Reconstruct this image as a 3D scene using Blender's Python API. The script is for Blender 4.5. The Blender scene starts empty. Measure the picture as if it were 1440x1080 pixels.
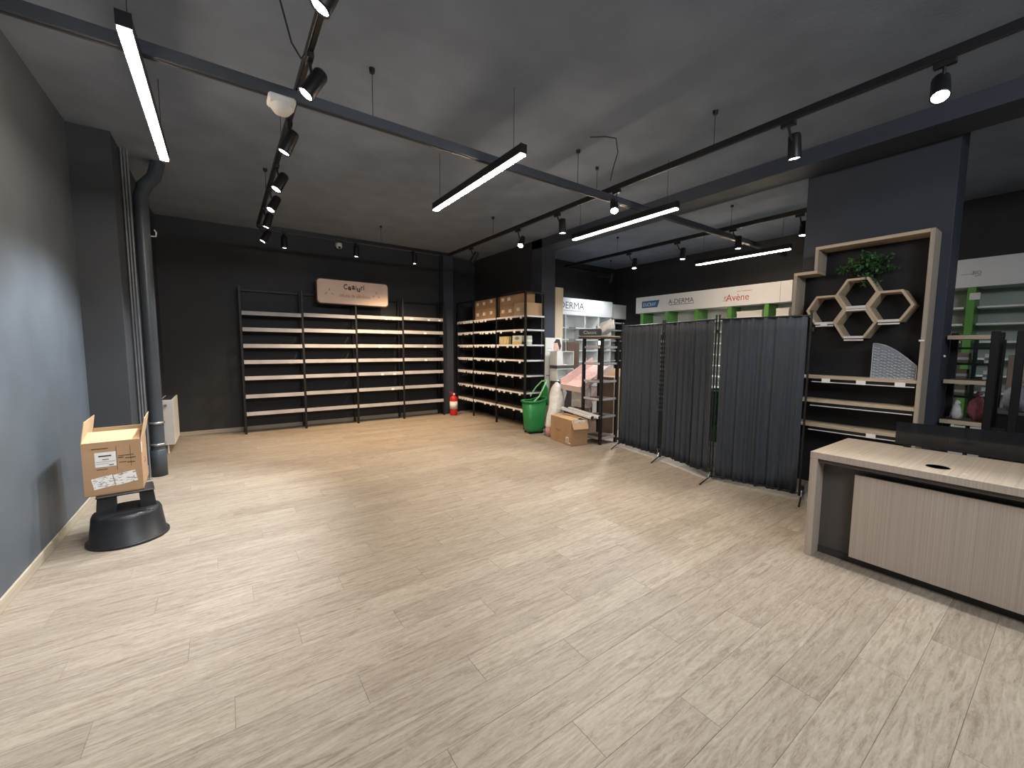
import bpy, bmesh, math, random
from mathutils import Vector, Matrix
random.seed(7)
sc = bpy.context.scene
COL = sc.collection
R = math.radians
PI = math.pi

# ------------------------------------------------------------------ camera, world, exposure
def make_camera():
    yaw, pitch, roll, f = R(35.3196), R(-5.0154), R(0.3618), 573.35
    cy, sy, cp, sp = math.cos(yaw), math.sin(yaw), math.cos(pitch), math.sin(pitch)
    fwd = Vector((sy*cp, cy*cp, sp)); right = Vector((cy, -sy, 0)); up = right.cross(fwd)
    r2 = right*math.cos(roll) + up*math.sin(roll); u2 = -right*math.sin(roll) + up*math.cos(roll)
    cam = bpy.data.cameras.new('camera'); o = bpy.data.objects.new('camera', cam); COL.objects.link(o)
    cam.sensor_fit = 'HORIZONTAL'; cam.sensor_width = 36.0; cam.lens = f*36.0/1440.0
    cam.clip_start = 0.05; cam.clip_end = 100
    m = Matrix((( r2.x, u2.x, -fwd.x, 0), (r2.y, u2.y, -fwd.y, 0), (r2.z, u2.z, -fwd.z, 1.5), (0, 0, 0, 1)))
    o.matrix_world = m
    sc.camera = o
make_camera()
w = bpy.data.worlds.new('night'); sc.world = w; w.use_nodes = True
w.node_tree.nodes['Background'].inputs[0].default_value = (0.5, 0.6, 0.8, 1)
w.node_tree.nodes['Background'].inputs[1].default_value = 0.02
sc.view_settings.view_transform = 'Standard'
sc.view_settings.look = 'None'
sc.view_settings.gamma = 1.0
sc.view_settings.use_curve_mapping = False
sc.view_settings.exposure = 0.62
sc.cycles.use_denoising = True
sc.cycles.max_bounces = 7
sc.cycles.diffuse_bounces = 4
sc.cycles.sample_clamp_indirect = 6
SPOT_W = 82.0          # watts of one track spotlight
LED_STRENGTH = 55.0     # emission of the linear lamps
COOL = (0.90, 0.95, 1.0); NEUTRAL = (1.0, 0.93, 0.83); WARM = (1.0, 0.74, 0.48)

# soft fill lights added behind the camera, standing for unseen lamps of the shop
for nm, loc, aim, sx, sy, e, col in (('front_fill_light', (1.2, -1.6, 3.3), (2.6, 4.5, 0.4), 2.2, 0.5, 75, COOL), ('side_fill_light', (4.6, -2.2, 3.3), (2.5, 3.0, 0.3), 2.2, 0.5, 10, COOL)):
    li = bpy.data.lights.new(nm, 'AREA'); li.shape = 'RECTANGLE'; li.size = sx; li.size_y = sy; li.energy = e; li.color = col
    lo = bpy.data.objects.new(nm, li); COL.objects.link(lo); lo.location = loc
    lo.rotation_euler = (Vector(aim)-Vector(loc)).to_track_quat('-Z', 'Y').to_euler()

# ------------------------------------------------------------------ materials
def mat(name, col, rough=0.6, metal=0.0, spec=0.4, var=0.0, scale=6.0, bump=0.0, bscale=60.0, stretch=(1, 1, 1), emit=None, estr=0.0):
    m = bpy.data.materials.new(name); m.use_nodes = True
    nt = m.node_tree; N = nt.nodes; L = nt.links
    b = N['Principled BSDF']
    b.inputs['Base Color'].default_value = (*col, 1); b.inputs['Roughness'].default_value = rough
    b.inputs['Metallic'].default_value = metal; b.inputs['Specular IOR Level'].default_value = spec
    if var > 0 or bump > 0:
        g = N.new('ShaderNodeNewGeometry'); mp = N.new('ShaderNodeMapping'); mp.inputs['Scale'].default_value = stretch
        L.new(g.outputs['Position'], mp.inputs['Vector'])
    if var > 0:
        n = N.new('ShaderNodeTexNoise'); n.inputs['Scale'].default_value = scale; n.inputs['Detail'].default_value = 5
        L.new(mp.outputs[0], n.inputs['Vector'])
        rp = N.new('ShaderNodeValToRGB')
        rp.color_ramp.elements[0].position = 0.3; rp.color_ramp.elements[1].position = 0.7
        rp.color_ramp.elements[0].color = (*[c*(1-var) for c in col], 1)
        rp.color_ramp.elements[1].color = (*[min(1, c*(1+var)) for c in col], 1)
        L.new(n.outputs[0], rp.inputs[0]); L.new(rp.outputs[0], b.inputs['Base Color'])
    if bump > 0:
        n2 = N.new('ShaderNodeTexNoise'); n2.inputs['Scale'].default_value = bscale; n2.inputs['Detail'].default_value = 3
        L.new(mp.outputs[0], n2.inputs['Vector'])
        bp = N.new('ShaderNodeBump'); bp.inputs['Strength'].default_value = bump; bp.inputs['Distance'].default_value = 0.01
        L.new(n2.outputs[0], bp.inputs['Height']); L.new(bp.outputs[0], b.inputs['Normal'])
    if emit:
        b.inputs['Emission Color'].default_value = (*emit, 1); b.inputs['Emission Strength'].default_value = estr
    return m

def wood(name, col, axis='Z', contrast=0.25, fine=70.0, rough=0.5):
    """fine straight grain running along one axis"""
    st = {'X': (0.6, fine, fine), 'Y': (fine, 0.6, fine), 'Z': (fine, fine, 0.6)}[axis]
    m = bpy.data.materials.new(name); m.use_nodes = True
    nt = m.node_tree; N = nt.nodes; L = nt.links; b = N['Principled BSDF']
    b.inputs['Roughness'].default_value = rough; b.inputs['Specular IOR Level'].default_value = 0.35
    g = N.new('ShaderNodeNewGeometry'); mp = N.new('ShaderNodeMapping'); mp.inputs['Scale'].default_value = st
    L.new(g.outputs['Position'], mp.inputs['Vector'])
    n = N.new('ShaderNodeTexNoise'); n.inputs['Scale'].default_value = 1.0; n.inputs['Detail'].default_value = 4
    L.new(mp.outputs[0], n.inputs['Vector'])
    rp = N.new('ShaderNodeValToRGB'); e = rp.color_ramp.elements
    e[0].position = 0.3; e[1].position = 0.72
    e[0].color = (*[c*(1-contrast) for c in col], 1); e[1].color = (*[c*(1+contrast) for c in col], 1)
    L.new(n.outputs[0], rp.inputs[0]); L.new(rp.outputs[0], b.inputs['Base Color'])
    bp = N.new('ShaderNodeBump'); bp.inputs['Strength'].default_value = 0.15; bp.inputs['Distance'].default_value = 0.004
    L.new(n.outputs[0], bp.inputs['Height']); L.new(bp.outputs[0], b.inputs['Normal'])
    return m

PW, PL, SHIFT = 0.183, 1.22, 0.382      # floor plank width, length, shift from row to row
def floor_material():
    m = bpy.data.materials.new('floor_vinyl_oak'); m.use_nodes = True
    nt = m.node_tree; N = nt.nodes; L = nt.links; b = N['Principled BSDF']
    b.inputs['Roughness'].default_value = 0.5; b.inputs['Specular IOR Level'].default_value = 0.35
    def math_(op, a, c=None):
        n = N.new('ShaderNodeMath'); n.operation = op
        for i, v in enumerate((a, c)):
            if v is None: continue
            if isinstance(v, (int, float)): n.inputs[i].default_value = v
            else: L.new(v, n.inputs[i])
        return n.outputs[0]
    g = N.new('ShaderNodeNewGeometry'); s = N.new('ShaderNodeSeparateXYZ'); L.new(g.outputs['Position'], s.inputs[0])
    yr = math_('DIVIDE', s.outputs['Y'], PW); row = math_('FLOOR', yr)
    off = math_('FRACT', math_('MULTIPLY', math_('ADD', row, 100.0), SHIFT))
    xr = math_('ADD', math_('DIVIDE', s.outputs['X'], PL), off); colm = math_('FLOOR', xr)
    cid = N.new('ShaderNodeCombineXYZ'); L.new(row, cid.inputs[0]); L.new(colm, cid.inputs[1])
    wn = N.new('ShaderNodeTexWhiteNoise'); wn.noise_dimensions = '2D'; L.new(cid.outputs[0], wn.inputs['Vector'])
    ws = N.new('ShaderNodeSeparateColor'); L.new(wn.outputs['Color'], ws.inputs[0])
    # grain: stretched noise, moved by plank id
    cx = N.new('ShaderNodeCombineXYZ')
    L.new(math_('MULTIPLY', s.outputs['X'], 2.4), cx.inputs[0])
    L.new(math_('MULTIPLY', s.outputs['Y'], 24.0), cx.inputs[1])
    L.new(math_('MULTIPLY', ws.outputs['Red'], 40.0), cx.inputs[2])
    n1 = N.new('ShaderNodeTexNoise'); n1.inputs['Scale'].default_value = 1.3; n1.inputs['Detail'].default_value = 7; n1.inputs['Roughness'].default_value = 0.62
    n1.inputs['Distortion'].default_value = 1.7
    L.new(cx.outputs[0], n1.inputs['Vector'])
    cx2 = N.new('ShaderNodeCombineXYZ')
    L.new(math_('MULTIPLY', s.outputs['X'], 9.0), cx2.inputs[0])
    L.new(math_('MULTIPLY', s.outputs['Y'], 30.0), cx2.inputs[1])
    L.new(math_('MULTIPLY', ws.outputs['Green'], 30.0), cx2.inputs[2])
    n2 = N.new('ShaderNodeTexNoise'); n2.inputs['Scale'].default_value = 1.6; n2.inputs['Detail'].default_value = 6; n2.inputs['Roughness'].default_value = 0.7
    n2.inputs['Distortion'].default_value = 2.2
    L.new(cx2.outputs[0], n2.inputs['Vector'])
    r1 = N.new('ShaderNodeValToRGB'); e = r1.color_ramp.elements
    e[0].position = 0.36; e[0].color = (0.195, 0.152, 0.112, 1)
    e[1].position = 0.64; e[1].color = (0.375, 0.325, 0.262, 1)
    k = e.new(0.5); k.color = (0.298, 0.252, 0.198, 1)
    mx = math_('ADD', math_('MULTIPLY', n1.outputs[0], 0.62), math_('MULTIPLY', n2.outputs[0], 0.38))
    L.new(mx, r1.inputs[0])
    # plank tone
    r2 = N.new('ShaderNodeValToRGB'); e = r2.color_ramp.elements
    e[0].position = 0.0; e[0].color = (0.90, 0.88, 0.87, 1); e[1].position = 1.0; e[1].color = (1.06, 1.06, 1.05, 1)
    k = e.new(0.45); k.color = (0.98, 0.97, 0.97, 1)
    L.new(ws.outputs['Blue'], r2.inputs[0])
    mm = N.new('ShaderNodeMix'); mm.data_type = 'RGBA'; mm.blend_type = 'MULTIPLY'; mm.inputs[0].default_value = 1.0
    L.new(r1.outputs[0], mm.inputs[6]); L.new(r2.outputs[0], mm.inputs[7])
    # joints (a fine bevel line), also where the planks are too far to tell apart
    fy = math_('FRACT', yr); ey = math_('MULTIPLY', math_('MINIMUM', fy, math_('SUBTRACT', 1.0, fy)), PW)
    fx = math_('FRACT', xr); ex = math_('MULTIPLY', math_('MINIMUM', fx, math_('SUBTRACT', 1.0, fx)), PL)
    ed = math_('MINIMUM', ex, ey)
    jr = N.new('ShaderNodeMapRange'); jr.inputs[1].default_value = 0.0; jr.inputs[2].default_value = 0.0025
    jr.inputs[3].default_value = 0.86; jr.inputs[4].default_value = 1.0; L.new(ed, jr.inputs[0])
    m3 = N.new('ShaderNodeMix'); m3.data_type = 'RGBA'; m3.blend_type = 'MULTIPLY'; m3.inputs[0].default_value = 1.0
    L.new(mm.outputs[2], m3.inputs[6])
    cb = N.new('ShaderNodeCombineColor')
    for i in range(3): L.new(jr.outputs[0], cb.inputs[i])
    L.new(cb.outputs[0], m3.inputs[7]); L.new(m3.outputs[2], b.inputs['Base Color'])
    bp = N.new('ShaderNodeBump'); bp.inputs['Strength'].default_value = 0.25; bp.inputs['Distance'].default_value = 0.003
    L.new(mx, bp.inputs['Height']); L.new(bp.outputs[0], b.inputs['Normal'])
    return m

def clear(name, col, alpha, rough=0.15):
    """see-through plastic: a share of the light passes straight through"""
    m = bpy.data.materials.new(name); m.use_nodes = True
    b = m.node_tree.nodes['Principled BSDF']
    b.inputs['Base Color'].default_value = (*col, 1); b.inputs['Roughness'].default_value = rough
    b.inputs['Alpha'].default_value = alpha
    return m

def lines_print(name, paper, ink, scale, axis='Z', thresh=0.5):
    """paper with unreadable small print, in rows"""
    m = bpy.data.materials.new(name); m.use_nodes = True
    nt = m.node_tree; N = nt.nodes; L = nt.links; b = N['Principled BSDF']; b.inputs['Roughness'].default_value = 0.7
    g = N.new('ShaderNodeNewGeometry'); mp = N.new('ShaderNodeMapping')
    mp.inputs['Scale'].default_value = scale
    L.new(g.outputs['Position'], mp.inputs['Vector'])
    n = N.new('ShaderNodeTexNoise'); n.inputs['Scale'].default_value = 1.0; n.inputs['Detail'].default_value = 3
    L.new(mp.outputs[0], n.inputs['Vector'])
    rp = N.new('ShaderNodeValToRGB'); e = rp.color_ramp.elements
    e[0].position = thresh - 0.04; e[1].position = thresh + 0.04; e[0].color = (*ink, 1); e[1].color = (*paper, 1)
    L.new(n.outputs[0], rp.inputs[0]); L.new(rp.outputs[0], b.inputs['Base Color'])
    return m

M = {}
M['floor'] = floor_material()
M['slate'] = mat('slate_wall_paint', (0.085, 0.100, 0.116), 0.55, var=0.10, scale=3, bump=0.08, bscale=90)
M['slate_dark'] = mat('dark_slate_paint', (0.040, 0.044, 0.050), 0.6, var=0.08, scale=3, bump=0.06, bscale=90)
M['black_wall'] = mat('black_wall_paint', (0.025, 0.026, 0.029), 0.6, var=0.10, scale=3, bump=0.06, bscale=90)
M['ceil'] = mat('hazed_charcoal_ceiling', (0.180, 0.215, 0.280), 0.8, var=0.12, scale=2.5, bump=0.12, bscale=40)  # charcoal ceiling with glare haze mixed into its colour, so lighter and bluer
M['column'] = mat('graphite_column_paint', (0.036, 0.043, 0.060), 0.6, var=0.06, scale=3, bump=0.05, bscale=80)
M['black_panel'] = mat('black_laminate', (0.010, 0.010, 0.012), 0.55, var=0.1, scale=3)
M['base_oak'] = wood('oak_baseboard', (0.44, 0.38, 0.29), 'Y', 0.12, 40)
M['base_oak_x'] = wood('oak_baseboard_back', (0.36, 0.32, 0.26), 'X', 0.12, 40)
M['black_metal'] = mat('black_powder_metal', (0.016, 0.016, 0.018), 0.45, 0.3, bump=0.03, bscale=200)
M['dark_metal'] = mat('graphite_metal', (0.035, 0.036, 0.040), 0.45, 0.4, bump=0.03, bscale=200)
M['track'] = mat('black_track_metal', (0.010, 0.010, 0.012), 0.4, 0.2, bump=0.02, bscale=200)
M['carrier'] = mat('graphite_carrier_rail', (0.040, 0.045, 0.056), 0.5, 0.1, var=0.05)
M['cable'] = mat('black_rubber', (0.010, 0.010, 0.011), 0.6, var=0.1)
M['shelf_board'] = wood('dark_brown_shelf', (0.085, 0.060, 0.045), 'X', 0.2, 40)
M['rail_grey'] = mat('grey_price_rail', (0.36, 0.35, 0.36), 0.35, var=0.16, scale=3)
M['rail_white'] = mat('white_price_rail', (0.72, 0.70, 0.70), 0.4, var=0.05, scale=9)
M['tag'] = mat('white_tag', (0.85, 0.84, 0.82), 0.6, var=0.03, scale=30)
M['oak'] = wood('light_oak_board', (0.52, 0.42, 0.30), 'Z', 0.12, 45)
M['oak_y'] = wood('light_oak_board_lying', (0.52, 0.42, 0.30), 'Y', 0.12, 45)
M['ash'] = wood('grey_oak_stile', (0.40, 0.34, 0.27), 'Z', 0.18, 60)
M['counter'] = wood('greige_counter_wood', (0.46, 0.385, 0.325), 'Z', 0.13, 230)
M['counter_top'] = wood('greige_counter_top', (0.42, 0.345, 0.265), 'X', 0.17, 120, rough=0.42)
M['anthracite'] = mat('anthracite_board', (0.085, 0.076, 0.070), 0.5, var=0.05, scale=5)
M['plinth'] = mat('dark_plinth', (0.050, 0.048, 0.045), 0.5, var=0.05, scale=5)
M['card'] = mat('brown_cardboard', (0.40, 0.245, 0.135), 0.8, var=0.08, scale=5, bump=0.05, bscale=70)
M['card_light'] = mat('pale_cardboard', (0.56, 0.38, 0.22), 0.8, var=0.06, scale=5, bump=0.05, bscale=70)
M['card_grey'] = mat('dull_cardboard', (0.30, 0.22, 0.16), 0.8, var=0.12, scale=5)
M['ink'] = mat('black_ink', (0.05, 0.035, 0.025), 0.8, var=0.2)
M['label'] = lines_print('printed_label', (0.78, 0.76, 0.72), (0.25, 0.24, 0.24), (40, 40, 130), thresh=0.42)
M['print'] = lines_print('printed_square', (0.84, 0.78, 0.70), (0.45, 0.30, 0.19), (30, 42, 26), thresh=0.38)
M['paper'] = mat('white_paper', (0.72, 0.71, 0.68), 0.7, var=0.04, scale=20)
M['white'] = mat('white_lacquer', (0.78, 0.79, 0.80), 0.22, var=0.02, scale=4)
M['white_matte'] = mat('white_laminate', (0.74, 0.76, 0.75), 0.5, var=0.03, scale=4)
M['panel_dim'] = mat('dimmed_white_panel', (0.42, 0.47, 0.43), 0.5, var=0.04, scale=4)  # whitish back panel, the dim light there put into its colour as grey-green
M['green'] = mat('leaf_green_panel', (0.12, 0.33, 0.075), 0.35, var=0.06, scale=6)
M['basket_green'] = mat('green_basket_plastic', (0.022, 0.20, 0.055), 0.35, var=0.12, scale=7)
M['basket_pale'] = mat('pale_green_handle', (0.22, 0.52, 0.25), 0.35, var=0.06, scale=7)
M['red'] = mat('red_enamel', (0.50, 0.020, 0.022), 0.3, var=0.06, scale=9)
M['plastic_white'] = mat('white_plastic', (0.72, 0.72, 0.70), 0.4, var=0.03, scale=9)
M['radiator'] = mat('white_radiator_enamel', (0.66, 0.65, 0.62), 0.35, var=0.03, scale=9)
M['pipe'] = mat('slate_pipe_plastic', (0.060, 0.072, 0.084), 0.35, var=0.06, scale=5)
M['pipe_thin'] = mat('grey_thin_pipe', (0.16, 0.17, 0.19), 0.35, var=0.06, scale=5)
M['steel'] = mat('galvanised_steel', (0.42, 0.43, 0.44), 0.3, 0.8, var=0.08, scale=20)
M['alu'] = mat('brushed_aluminium', (0.72, 0.73, 0.74), 0.3, 0.25, var=0.06, scale=20)
M['stool'] = mat('black_stool_plastic', (0.016, 0.017, 0.019), 0.42, bump=0.06, bscale=160)
M['cloth'] = mat('charcoal_polyester', (0.038, 0.045, 0.056), 0.75, spec=0.3, var=0.10, scale=40, bump=0.05, bscale=300, stretch=(1, 1, 0.2))
M['cloth_front'] = M['cloth']
M['sign'] = mat('beige_sign_board', (0.72, 0.54, 0.44), 0.5, var=0.03, scale=8)
M['sign_ink'] = mat('brown_black_lettering', (0.040, 0.032, 0.03), 0.6, var=0.05)
M['sign_pink'] = mat('rose_lettering', (0.45, 0.20, 0.15), 0.6, var=0.05)
M['logo_blue'] = mat('blue_logo', (0.025, 0.13, 0.27), 0.35, var=0.04)
M['logo_ink'] = mat('slate_lettering', (0.035, 0.040, 0.060), 0.5, var=0.04)
M['logo_red'] = mat('coral_lettering', (0.50, 0.075, 0.075), 0.5, var=0.04)
M['logo_grey'] = mat('grey_lettering', (0.22, 0.21, 0.22), 0.5, var=0.04)
M['leaf'] = mat('boxwood_leaf', (0.035, 0.11, 0.030), 0.5, var=0.45, scale=22)
M['stem'] = mat('brown_stem', (0.06, 0.045, 0.02), 0.7, var=0.2)
M['film'] = mat('white_plastic_film', (0.66, 0.64, 0.62), 0.25, var=0.14, scale=14, bump=0.4, bscale=45)
M['film_pink'] = mat('pink_plastic_film', (0.62, 0.36, 0.34), 0.3, var=0.3, scale=30, bump=0.3, bscale=45)
M['pink'] = mat('pink_display_card', (0.66, 0.44, 0.40), 0.5, var=0.10, scale=7)
M['pink_light'] = mat('pale_pink_card', (0.74, 0.57, 0.53), 0.5, var=0.06, scale=7)
M['pink_print'] = mat('mottled_pink_print', (0.45, 0.33, 0.30), 0.6, var=0.5, scale=12)
M['skin_print'] = mat('rose_poster_print', (0.62, 0.40, 0.34), 0.5, var=0.2, scale=25)
M['brown_board'] = wood('dark_walnut_board', (0.10, 0.065, 0.045), 'Z', 0.25, 35)
M['yellow'] = mat('yellow_carton', (0.62, 0.48, 0.16), 0.5, var=0.12, scale=60)
M['pale_green'] = mat('pale_green_carton', (0.55, 0.60, 0.50), 0.5, var=0.08, scale=40)
M['tinted'] = clear('smoked_acrylic', (0.012, 0.013, 0.015), 0.86, 0.08)
M['acrylic'] = clear('clear_ribbed_plastic', (0.42, 0.46, 0.52), 0.30, 0.12)
M['acrylic_rib'] = clear('clear_plastic_rib', (0.72, 0.76, 0.82), 0.55, 0.1)
M['black_plastic'] = mat('black_gloss_plastic', (0.010, 0.010, 0.010), 0.3, var=0.05)
M['sign_green'] = mat('pale_green_lettering', (0.42, 0.50, 0.36), 0.5, var=0.05)
M['lamp_glow'] = mat('lit_lamp_lens', (0.9, 0.9, 0.9), 0.4, emit=(0.93, 0.97, 1.0), estr=30)
M['lamp_small'] = mat('lit_panel', (0.9, 0.9, 0.9), 0.4, emit=(1.0, 0.97, 0.85), estr=2.0)
M['led'] = mat('lit_warm_diffuser', (0.9, 0.9, 0.9), 0.4, emit=(1.0, 0.80, 0.60), estr=LED_STRENGTH)
M['pink_bag'] = mat('pink_bag_cloth', (0.40, 0.13, 0.16), 0.6, var=0.35, scale=18)
M['grey_bag'] = mat('grey_bag_cloth', (0.20, 0.20, 0.21), 0.6, var=0.3, scale=14)

# ------------------------------------------------------------------ mesh builder
class MB:
    def __init__(s): s.v = []; s.f = []; s.sm = []
    def add(s, vs, fs, smooth=False):
        o = len(s.v); s.v += [tuple(p) for p in vs]
        for f in fs: s.f.append([i+o for i in f]); s.sm.append(smooth)
        return s
    def box(s, x0, x1, y0, y1, z0, z1, bv=0.0):
        return s.obox((((x0+x1)/2), (y0+y1)/2, (z0+z1)/2), (abs(x1-x0), abs(y1-y0), abs(z1-z0)), None, bv)
    def obox(s, c, size, rot=None, bv=0.0):
        bm = bmesh.new(); bmesh.ops.create_cube(bm, size=1.0)
        bmesh.ops.scale(bm, vec=size, verts=bm.verts)
        if bv > 0: bmesh.ops.bevel(bm, geom=list(bm.edges), offset=min(bv, min(size)*0.45), segments=1, affect='EDGES', profile=0.5)
        mt = Matrix.Translation(c) @ (rot.to_4x4() if rot else Matrix.Identity(4))
        bm.verts.index_update()
        vs = [mt @ v.co for v in bm.verts]; fs = [[v.index for v in f.verts] for f in bm.faces]; bm.free()
        return s.add(vs, fs)
    def prism(s, poly, O, r, u, n, d):
        """polygon (a, b) in the frame r, u at O, extruded by d along n"""
        O, r, u, n = Vector(O), Vector(r), Vector(u), Vector(n); k = len(poly)
        a = [O + r*p[0] + u*p[1] for p in poly]; b = [p + n*d for p in a]
        fs = [list(range(k))[::-1], list(range(k, 2*k))] + [[i, (i+1) % k, k+(i+1) % k, k+i] for i in range(k)]
        return s.add(a+b, fs)
    def ring(s, outer, inner, O, r, u, n, d):
        O, r, u, n = Vector(O), Vector(r), Vector(u), Vector(n); k = len(outer)
        P = lambda p, q: O + r*p[0] + u*p[1] + n*q
        vs = [P(p, 0) for p in outer] + [P(p, 0) for p in inner] + [P(p, d) for p in outer] + [P(p, d) for p in inner]
        fs = []
        for i in range(k):
            j = (i+1) % k
            fs += [[i, j, k+j, k+i], [2*k+j, 2*k+i, 3*k+i, 3*k+j], [j, i, 2*k+i, 2*k+j], [k+i, k+j, 3*k+j, 3*k+i]]
        return s.add(vs, fs)
    def tube(s, pts, rad, n=8, cap=True):
        pts = [Vector(p) for p in pts]; k = len(pts); rads = rad if isinstance(rad, (list, tuple)) else [rad]*k
        vs = []; prev = None
        for i, p in enumerate(pts):
            t = (pts[min(i+1, k-1)] - pts[max(i-1, 0)]).normalized()
            if prev is None:
                a = Vector((0, 0, 1)) if abs(t.z) < 0.9 else Vector((1, 0, 0)); x = t.cross(a).normalized()
            else: x = (prev - t*prev.dot(t)).normalized()
            prev = x; y = t.cross(x)
            vs += [p + (x*math.cos(2*PI*j/n) + y*math.sin(2*PI*j/n))*rads[i] for j in range(n)]
        fs = [[i*n+j, i*n+(j+1) % n, (i+1)*n+(j+1) % n, (i+1)*n+j] for i in range(k-1) for j in range(n)]
        s.add(vs, fs, True)
        if cap: s.add(vs[:n], [list(range(n))[::-1]]); s.add(vs[-n:], [list(range(n))])
        return s
    def lathe(s, prof, c, n=24, rot=None, sx=1.0, sy=1.0, smooth=True):
        """profile of (radius, height) about the local z axis at c"""
        mt = Matrix.Translation(c) @ (rot.to_4x4() if rot else Matrix.Identity(4)); k = len(prof)
        vs = [mt @ Vector((r*sx*math.cos(2*PI*j/n), r*sy*math.sin(2*PI*j/n), z)) for r, z in prof for j in range(n)]
        fs = [[i*n+j, i*n+(j+1) % n, (i+1)*n+(j+1) % n, (i+1)*n+j] for i in range(k-1) for j in range(n)]
        s.add(vs, fs, smooth)
        if prof[0][0] > 1e-4: s.add(vs[:n], [list(range(n))[::-1]])
        if prof[-1][0] > 1e-4: s.add(vs[-n:], [list(range(n))])
        return s
    def sheet(s, grid, th=0.0):
        h, wd = len(grid), len(grid[0])
        vs = [p for row in grid for p in row]
        fs = [[i*wd+j, i*wd+j+1, (i+1)*wd+j+1, (i+1)*wd+j] for i in range(h-1) for j in range(wd-1)]
        return s.add(vs, fs, True)
    def mesh(s, name, m, off=None):
        me = bpy.data.meshes.new(name)
        vs = s.v if off is None else [(p[0]-off[0], p[1]-off[1], p[2]-off[2]) for p in s.v]
        me.from_pydata(vs, [], s.f); me.polygons.foreach_set('use_smooth', s.sm); me.materials.append(m); me.update()
        bm = bmesh.new(); bm.from_mesh(me); bmesh.ops.recalc_face_normals(bm, faces=bm.faces); bm.to_mesh(me); bm.free()
        return me

def tag(o, label=None, cat=None, group=None, kind=None):
    for k, v in (('label', label), ('category', cat), ('group', group), ('kind', kind)):
        if v: o[k] = v
    return o
def link(name, data, parent=None, loc=(0, 0, 0), rot=(0, 0, 0)):
    o = bpy.data.objects.new(name, data); COL.objects.link(o)
    o.location = loc; o.rotation_euler = rot
    if parent: o.parent = parent
    return o
def thing(name, label, cat, loc=(0, 0, 0), rot=(0, 0, 0), group=None):
    return tag(link(name, None, None, loc, rot), label, cat, group)
def part(name, mb, m, parent, world=False, loc=(0, 0, 0), rot=(0, 0, 0), label=None, kind=None):
    """a mesh under its thing; world=True: the vertices are world coordinates of an unrotated thing"""
    me = mb.mesh(name, m, root_loc(parent) if world else None) if isinstance(mb, MB) else mb
    return tag(link(name, me, parent, loc, rot), label, kind=kind)
def root_loc(o):
    while o.parent: o = o.parent
    return o.location
def solo(name, mb, m, label, cat, loc, rot=(0, 0, 0), group=None):
    return tag(link(name, mb.mesh(name, m, None), None, loc, rot), label, cat, group)
def struct(name, mb, m):
    return tag(link(name, mb.mesh(name, m)), kind='structure')
def copy_tree(o, parent=None):
    c = o.copy(); COL.objects.link(c); c.parent = parent
    for ch in list(o.children): copy_tree(ch, c)
    return c

def text_mb(s, O, r, u, width=None, height=None, center=False, depth=0.002, shear=0.0, bold=0.0):
    """flat lettering in the frame r, u at O (lower left, or middle when center)"""
    cu = bpy.data.curves.new('lettering', 'FONT'); cu.body = s; cu.size = 1.0; cu.shear = shear; cu.offset = bold
    cu.resolution_u = 3
    o = bpy.data.objects.new('lettering', cu); COL.objects.link(o)
    bpy.context.view_layer.update()
    me = bpy.data.meshes.new_from_object(o.evaluated_get(bpy.context.evaluated_depsgraph_get()))
    vs = [v.co.copy() for v in me.vertices]; fs = [list(p.vertices) for p in me.polygons]
    bpy.data.objects.remove(o); bpy.data.curves.remove(cu); bpy.data.meshes.remove(me)
    x0, x1 = min(v.x for v in vs), max(v.x for v in vs); y0, y1 = min(v.y for v in vs), max(v.y for v in vs)
    kx = (width/(x1-x0)) if width else None; ky = (height/(y1-y0)) if height else None
    kx = kx or ky; ky = ky or kx
    O, r, u = Vector(O), Vector(r), Vector(u); n = r.cross(u).normalized()
    ox, oy = ((x0+x1)/2, (y0+y1)/2) if center else (x0, y0)
    mb = MB(); mb.add([O + r*((v.x-ox)*kx) + u*((v.y-oy)*ky) + n*depth for v in vs], fs)
    return mb

X_, Y_, Z_ = Vector((1, 0, 0)), Vector((0, 1, 0)), Vector((0, 0, 1))

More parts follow.
